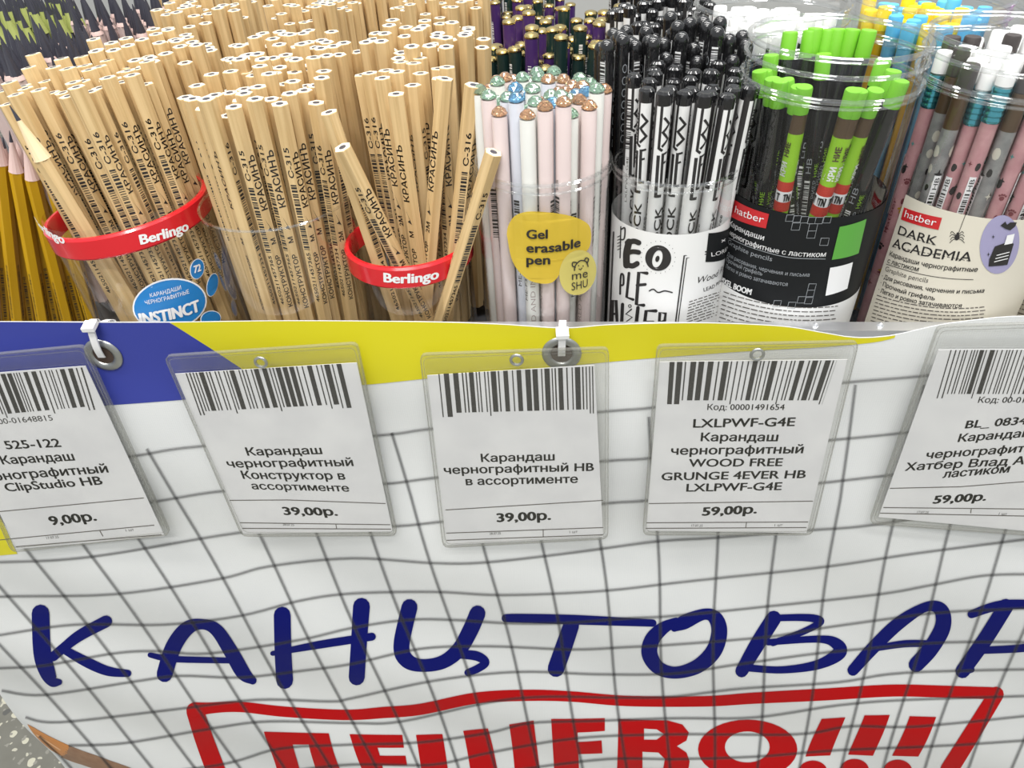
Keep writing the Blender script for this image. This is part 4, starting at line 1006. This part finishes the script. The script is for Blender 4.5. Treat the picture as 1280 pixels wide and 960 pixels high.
fine(b, SL, 861, 900, 377, 406, 9, M_inksoft, O, lambda x: -(x-861)*.33, -.15, 4)
b.build('printed_doodles', o, smooth=False)
bundle(lambda r, i: 'white_pen', 'doodle_pen', 31, (0.0518, 0.0505), (0.0565, 0.0530), 0.0080, 0.0107, ZB,
       'white pen with black brush strokes and black dipped end in the doodle wrapped tub', 'pen', 'white doodle pens in the front tub', 41, dia=.0077, lift=.006, ang=.3)
p = onz(838, 70, 0.104)
bundle(lambda r, i: 'black_pen', 'black_pen', 74, (p.x, p.y), (p.x, p.y), 0.0082, 0.0092, ZB, 'glossy black pen with a round end and white barcode, behind the doodle pens', 'pen', 'black pens behind the doodle pens', 42, dia=.0077, lift=.016, roundrot=False,
       skip=lambda bx, by, tx, ty: (tx-.0565)**2+(ty-.053)**2 < .0350**2 or (bx-.0518)**2+(by-.0505)**2 < .0355**2 or (tx-.121)**2+(ty-.057)**2 < .046**2 or (tx+.015)**2+(ty-.052)**2 < .040**2)
p = onz(822, 12, 0.104)
bundle(lambda r, i: 'white_pen', 'doodle_pen', 40, (p.x, p.y), (p.x, p.y), 0.0082, 0.0092, ZB, 'white pen with black dipped end in the far bunch behind the black pens', 'pen', 'far white doodle pens', 43, dia=.0077, lift=.014)
pb_ = onz(660, -2, 0.072)
bundle(lambda r, i: 'gold_green' if r.random() < .4 else 'gold_purple', 'gold_capped_pen', 40, (pb_.x, pb_.y), (pb_.x, pb_.y), 0.0094, 0.0104, ZB,
       lambda k: ('dark green' if k == 'gold_green' else 'purple')+' pen with a gold domed cap in the farthest bunch at the top edge', 'pen', lambda k: 'far '+('dark green' if k == 'gold_green' else 'purple')+' gold capped pens', 48, dia=.0092, lift=.002, sz=(.76, .87), roundrot=True)
p = onz(820, -16, 0.100)
bundle(lambda r, i: 'black_pen', 'black_pen', 44, (p.x, p.y+.02), (p.x, p.y+.02), 0.0082, 0.0090, ZB, 'glossy black round ended pen at the top photo edge behind the far doodle pens', 'pen', 'black pens at the top edge', 49, dia=.0077, lift=.014)
# gold capped pens
pg = onz(686, 42, 0.088)
bundle(lambda r, i: 'gold_green' if r.random() < .55 else 'gold_purple', 'gold_capped_pen', 70, (pg.x, pg.y), (pg.x+.004, pg.y+.004), 0.0096, 0.0112, ZB,
       lambda k: ('dark green' if k == 'gold_green' else 'purple')+' pen with a gold domed cap behind the gem pens', 'pen', lambda k: ('dark green' if k == 'gold_green' else 'purple')+' gold capped pens', 44, dia=.0092, lift=.002, sz=(.84, .99), roundrot=True,
       skip=lambda bx, by, tx, ty: (tx+.015)**2+(ty-.052)**2 < .0415**2 or (bx+.015)**2+(by-.0505)**2 < .0410**2)

# lime eraser tub
mK = tub_frame((0.1160, 0.0575, ZS+.0014), (0.028, 0.0)); SK = CylSurf(mK, 0.0395)
HK = 0.196
tK = make_tub('pencil_tub', 'clear jar of lime eraser pencils with a black label', mK, 0.0395, HK, ((HK, 0, .0011), (HK-.007, .0006, .0009), (HK-.017, .0010, .0010), (HK-.020, .0004, .0006)))
zk = SK.param(1000, 269).y; zw = SK.param(1005, 384).y
b = MB(); patch(b, SK, -2.35*.0395, 2.35*.0395, .001, zk, M_blacklabel, .0003, 72); patch(b, SK, -1.6*.0395, 1.6*.0395, zw-.031, zw, M_white, .0005, 60); o = b.build('black_wrap', tK)
b = MB(); O = .0006
UPK = (.22, -1)
poly(b, SK, [(919, 249), (962, 267), (958, 285), (914, 270)], M_redlogo, O, maxlen=.003)
text(b, SK, 'hatber', (920, 265), (955, 278), 9, M_whiteink, O+.0003, up=UPK, bold=.0)
text(b, SK, 'Карандаши', (913, 281), (955, 300), 6.5, M_whiteink, O, up=UPK, bold=.012); text(b, SK, 'чернографитные с ластиком', (912, 292), (1031, 320), 6.5, M_whiteink, O, up=UPK, bold=.012)
text(b, SK, 'Graphite pencils', (911, 304), (965, 326), 6, M_greyink, O, up=UPK); stroke(b, SK, [(912, 297), (940, 309), (985, 321), (1031, 323)], .4, M_greyink, O)
for s_, p0, p1 in (('Для рисования, черчения и письма', (910, 319), (1011, 345)), ('Прочный грифель', (909, 326), (953, 344)), ('Легко и ровно затачиваются', (908, 334), (984, 357))): text(b, SK, s_, p0, p1, 5, M_greyink, O, up=UPK)
text(b, SK, 'PIXEL BOOM', (902, 352), (939, 368), 7, M_whiteink, O, up=UPK, bold=.03)
poly(b, SK, [(1049, 283), (1082, 273), (1072, 316), (1039, 324)], mat('green_ink', (0.10, 0.36, 0.05), .4), O, maxlen=.003)
poly(b, SK, [(1037, 334), (1065, 327), (1058, 360), (1031, 369)], M_whiteink, O, maxlen=.003)
for (x, y, w, h) in ((984, 268, 9, 8), (993, 269, 9, 8), (1002, 270, 9, 8), (1011, 271, 9, 8), (1020, 271, 9, 8), (1030, 270, 9, 8), (991, 278, 10, 9), (1012, 279, 10, 9), (1010, 288, 10, 9), (1026, 297, 10, 9), (1011, 354, 9, 8), (1009, 362, 9, 8), (998, 370, 9, 8), (1007, 371, 9, 8), (968, 375, 9, 8), (986, 377, 9, 8)):
    stroke(b, SK, [(x, y), (x+w, y), (x+w-2, y+h), (x-2, y+h), (x, y)], .35, M_greyink, O, k=1)
fine(b, SK, 906, 1046, 362, 404, 9, M_inksoft, O+.0002, lambda x: 24*(1-((x-1012)/112.0)**2)*.9+(-4 if x < 0 else 0), -.17, 5)
b.build('printed_text', o, smooth=False)
tops = [(1047,37),(1027,47.5),(999,52),(1013,58),(1064,57),(1092,58),(974,59),(958,67),(1105,74),(1118,87),(940,84),(955,82),(982,90),(947,100),(961,104),(979,117),(999,112),(1072,115),(1087,119),(1107,113),(1129,99),(1030,66)]
cK = Vector((0.1210, 0.0575)); HB = [(cK.x-.0045+u*.0078, cK.y-.001+v*.0078) for u, v in hexpts(len(tops), .2)]
TP = []
for (px, py) in tops:
    q = onz(px, py, 0.1040); v = Vector((q.x, q.y))-cK
    if v.length > .0325: v = v.normalized()*.0325
    TP.append(v+cK)
order = sorted(range(len(TP)), key=lambda i: -(TP[i]-cK).length); free = list(HB)
for i in order:
    tgt = cK+(TP[i]-cK)*.55+Vector((-.005, 0)); free.sort(key=lambda h: (h[0]-tgt.x)**2+(h[1]-tgt.y)**2); bx, by = free.pop(0)
    k = 'pixel_lime' if i in (16, 17, 18, 19) else 'pixel_black'
    place(k, 'eraser_pencil', (bx, by, ZB), (TP[i].x, TP[i].y, ZB+.181), random.uniform(0, 6.28) if k == 'pixel_black' else R(20*i),
          'lime bodied pencil with lime eraser in the black label jar' if k == 'pixel_lime' else 'black bodied pencil with lime eraser in the black label jar', 'pencil', 'lime bodied pencils' if k == 'pixel_lime' else 'black bodied lime eraser pencils', 1.055 if tops[i][1] < 62 else 1.0)

# cream label jars on the right
def cream_jar(base, lean, label, main):
    mw = tub_frame(base, lean); s_ = CylSurf(mw, 0.0415)
    t = make_tub('pencil_tub', label, mw, 0.0415, HK-.002, ((HK-.002, 0, .0011), (HK-.009, .0006, .0009), (HK-.019, .0010, .0010), (HK-.022, .0004, .0006)))
    return mw, s_, t
mD, SD, tD = cream_jar((0.2008, 0.0590, ZS+.0014), (0.03, 0), 'clear jar of pink and grey eraser pencils with a cream label', True)
a0 = SD.param(1131, 249).x; zd = SD.param(1205, 268).y
b = MB(); patch(b, SD, a0, a0+.160, .001, zd, M_cream, .0003, 72); o = b.build('cream_label', tD); b = MB(); O = .0005; UPD = (.30, -1)
poly(b, SD, [(1131, 259), (1178, 272), (1173.5, 287), (1127, 274)], M_redlogo, O, maxlen=.003); text(b, SD, 'hatber', (1131.5, 270.5), (1170, 282), 9, M_whiteink, O+.0003, up=UPD)
def serif_text(s_, p0, p1, cap):
    text(b, SD, s_, p0, p1, cap, M_ink, O, up=UPD, bold=.004); n = len(s_)
    for i in range(n*2):
        t = (i+.5)/(n*2); x = p0[0]+(p1[0]-p0[0])*t; y = p0[1]+(p1[1]-p0[1])*t
        stroke(b, SD, [(x-1.6, y-.5), (x+1.6, y+.4)], .35, M_ink, O+.00005, k=1)
serif_text('DARK', (1123, 292), (1170, 306), 11); serif_text('ACADEMIA', (1116, 308), (1213, 326), 12)
text(b, SD, 'Карандаши чернографитные', (1112.5, 319), (1221, 339), 6, M_ink, O, up=UPD, bold=.008); text(b, SD, 'с ластиком', (1110, 328), (1148, 339), 6, M_ink, O, up=UPD, bold=.008)
stroke(b, SD, [(1109, 330), (1150, 342), (1185, 347.5), (1216, 349)], .35, M_ink, O)
text(b, SD, 'Graphite pencils', (1107, 338), (1160, 353), 6, M_inksoft, O, up=UPD)
for s_, p0, p1 in (('· Для рисования, черчения и письма', (1103, 347), (1229, 365)), ('· Прочный грифель', (1101, 355.5), (1168, 375)), ('· Легко и ровно затачиваются', (1098.5, 364), (1201, 384))): text(b, SD, s_, p0, p1, 5.5, M_ink, O, up=UPD, bold=.008)
stroke(b, SD, [(1207, 268), (1198, 292)], .35, M_ink, O); poly(b, SD, ellipse(1196.5, 296, 3, 4, 20, 16), M_ink, O); poly(b, SD, ellipse(1197.5, 291.5, 1.8, 1.6, 0, 12), M_ink, O)
for sd in (-1, 1):
    for j in range(4): stroke(b, SD, [(1196.5+sd*2, 293+j*1.6), (1196.5+sd*6, 289+j*3.6), (1196.5+sd*(8+(j % 2)), 294+j*4.0-3)], .4, M_ink, O)
poly(b, SD, ellipse(1249, 305, 24, 37, 10), M_lilac, O, maxlen=.003)
poly(b, SD, [(1236, 323), (1243, 307), (1262, 300), (1266, 304), (1258, 330), (1235, 332)], M_ink, O+.0003, maxlen=.003); poly(b, SD, [(1254, 305), (1258, 293), (1267, 291), (1264, 303)], M_whiteink, O+.0005, maxlen=.003)
poly(b, SD, [(1250, 281), (1256, 276), (1258, 280), (1262, 277), (1270, 277), (1268, 282), (1262, 287), (1256, 285)], M_ink, O+.0003, maxlen=.003)
for i in range(3): stroke(b, SD, [(1242+i*1.5, 326-i*4), (1258+i, 322-i*4)], .5, M_whiteink, O+.0005, k=1)
for e in ((1241, 295), (1235, 317)): poly(b, SD, [(e[0]-2, e[1]), (e[0]-.4, e[1]-.6), (e[0], e[1]-3), (e[0]+.4, e[1]-.6), (e[0]+2, e[1]), (e[0]+.4, e[1]+.6), (e[0], e[1]+3), (e[0]-.4, e[1]+.6)], M_ink, O+.0003)
fine(b, SD, 1097, 1232, 368, 404, 9, M_inksoft, O, lambda x: 17*(1-((x-1195)/100.0)**2), -.25, 9)
b.build('printed_text', o, smooth=False)
DK = lambda k: 'pink patterned pencil with a white eraser in the cream label jar' if k == 'pink_cat' else 'grey skull patterned pencil with dark eraser in the cream label jar'
DG = lambda k: 'pink pencils in the cream jar' if k == 'pink_cat' else 'grey pencils in the cream jar'
def catkind(r, i): return 'pink_cat' if r.random() < .66 else 'grey_skull'
bundle(catkind, 'eraser_pencil', 48, (0.2008, 0.0590), (0.2058, 0.0590), 0.0082, 0.0088, ZB, DK, 'pencil', DG, 52, dia=.0082, lift=.010, L=.179, roundrot=True)
mE, SE, tE = cream_jar((0.2905, 0.0600, ZS+.0014), (0.03, 0), 'clear jar with a cream label, mostly cut off by the right photo edge', False)
b = MB(); patch(b, SE, -2.0*.0415, 1.9*.0415, .001, zd-.004, M_cream, .0003, 72); o = b.build('cream_label', tE); b = MB()
text(b, SE, 'Карандаши чернографитные', (1246, 324), (1400, 336), 6, M_ink, .0005, up=(.3, -1), bold=.008)
fine(b, SE, 1243, 1330, 352, 412, 12, M_inksoft, .0005, lambda x: (x-1243)*.3, -.28, 3); b.build('printed_text', o, smooth=False)
bundle(catkind, 'eraser_pencil', 19, (0.2905, 0.0600), (0.2955, 0.0600), 0.0082, 0.0120, ZB, lambda k: DK(k).replace('in the cream label jar', 'in the jar at the right photo edge'), 'pencil', lambda k: DG(k).replace('the cream jar', 'the edge jar'), 53, dia=.0082, lift=.010, L=.179, roundrot=True)
# far jars
def far_jar(xy, kinds, label, lab, grp, n, seed, pt=.0100):
    p = Vector((*xy, 0)); t = make_tub('pencil_tub', label, tub_frame((p.x, p.y, ZS)), 0.0405, HK-.002, ((HK-.002, 0, .0011), (HK-.009, .0006, .0009), (HK-.019, .0010, .0010)))
    bundle(kinds, 'eraser_pencil', n, (p.x, p.y), (p.x, p.y), 0.0082, pt, ZB, lab, 'pencil', grp, seed, dia=.0078, lift=.008, L=.179, roundrot=True)
far_jar((.1090, .1440), lambda r, i: 'white_eraser', 'far clear jar of white eraser pencils behind the lime eraser jar', 'pencil with a white eraser in the far jar behind the lime erasers', 'white eraser pencils in the far jar', 40, 61, .0096)
far_jar((.1960, .1500), lambda r, i: 'yellow_eraser' if r.random() < .62 else 'blue_eraser', 'far clear jar of yellow and sky blue eraser pencils', lambda k: 'pencil with a %s eraser in the far jar' % ('yellow' if k[0] == 'y' else 'sky blue'), lambda k: ('yellow' if k[0] == 'y' else 'blue')+' eraser pencils', 40, 62, .0096)
far_jar((.2850, .1480), lambda r, i: 'magenta_eraser', 'far clear jar of magenta eraser pencils at the right photo edge', 'pencil with a magenta eraser in the far right jar', 'magenta eraser pencils', 30, 63, .0100)

# yellow pencils far left
for i in range(9):
    y = 0.108+0.009*(i % 2); T = ony(-22+i*7.5, 152-(i % 3)*9, y); Lw = ony(-8+i*15.5, 400, y); d = (Lw-T).normalized()
    place('yellow', 'yellow_pencil', T+d*.185, T+d*.01, R(i*60), 'yellow lacquered sharpened pencil standing left of the leaning tub', 'pencil', 'yellow pencils at the left edge')
# sharpened pencils top left
def tip_bundle(kind, px, py, n, pt, seed, lab, grp):
    p = onz(px, py, .100)
    bundle(lambda r, i: kind, 'sharpened_pencil', n, (p.x, p.y), (p.x-.004, p.y), .0083, pt, ZB, lab, 'pencil', grp, seed, lift=.016)
tip_bundle('black_sharp', 40, 62, 46, .0106, 71, 'black pencil with pale wood point beside the left end of the wooden pencils', 'black points near the left edge')
tip_bundle('black_sharp', 150, 10, 42, .0106, 72, 'black pencil with pale wood point in the bunch behind the wooden pencils', 'black points behind the wooden pencils')
tip_bundle('lime_sharp', 30, 6, 60, .0096, 73, 'black pencil with lime stained wood point in the top left corner', 'lime points in the top left corner')
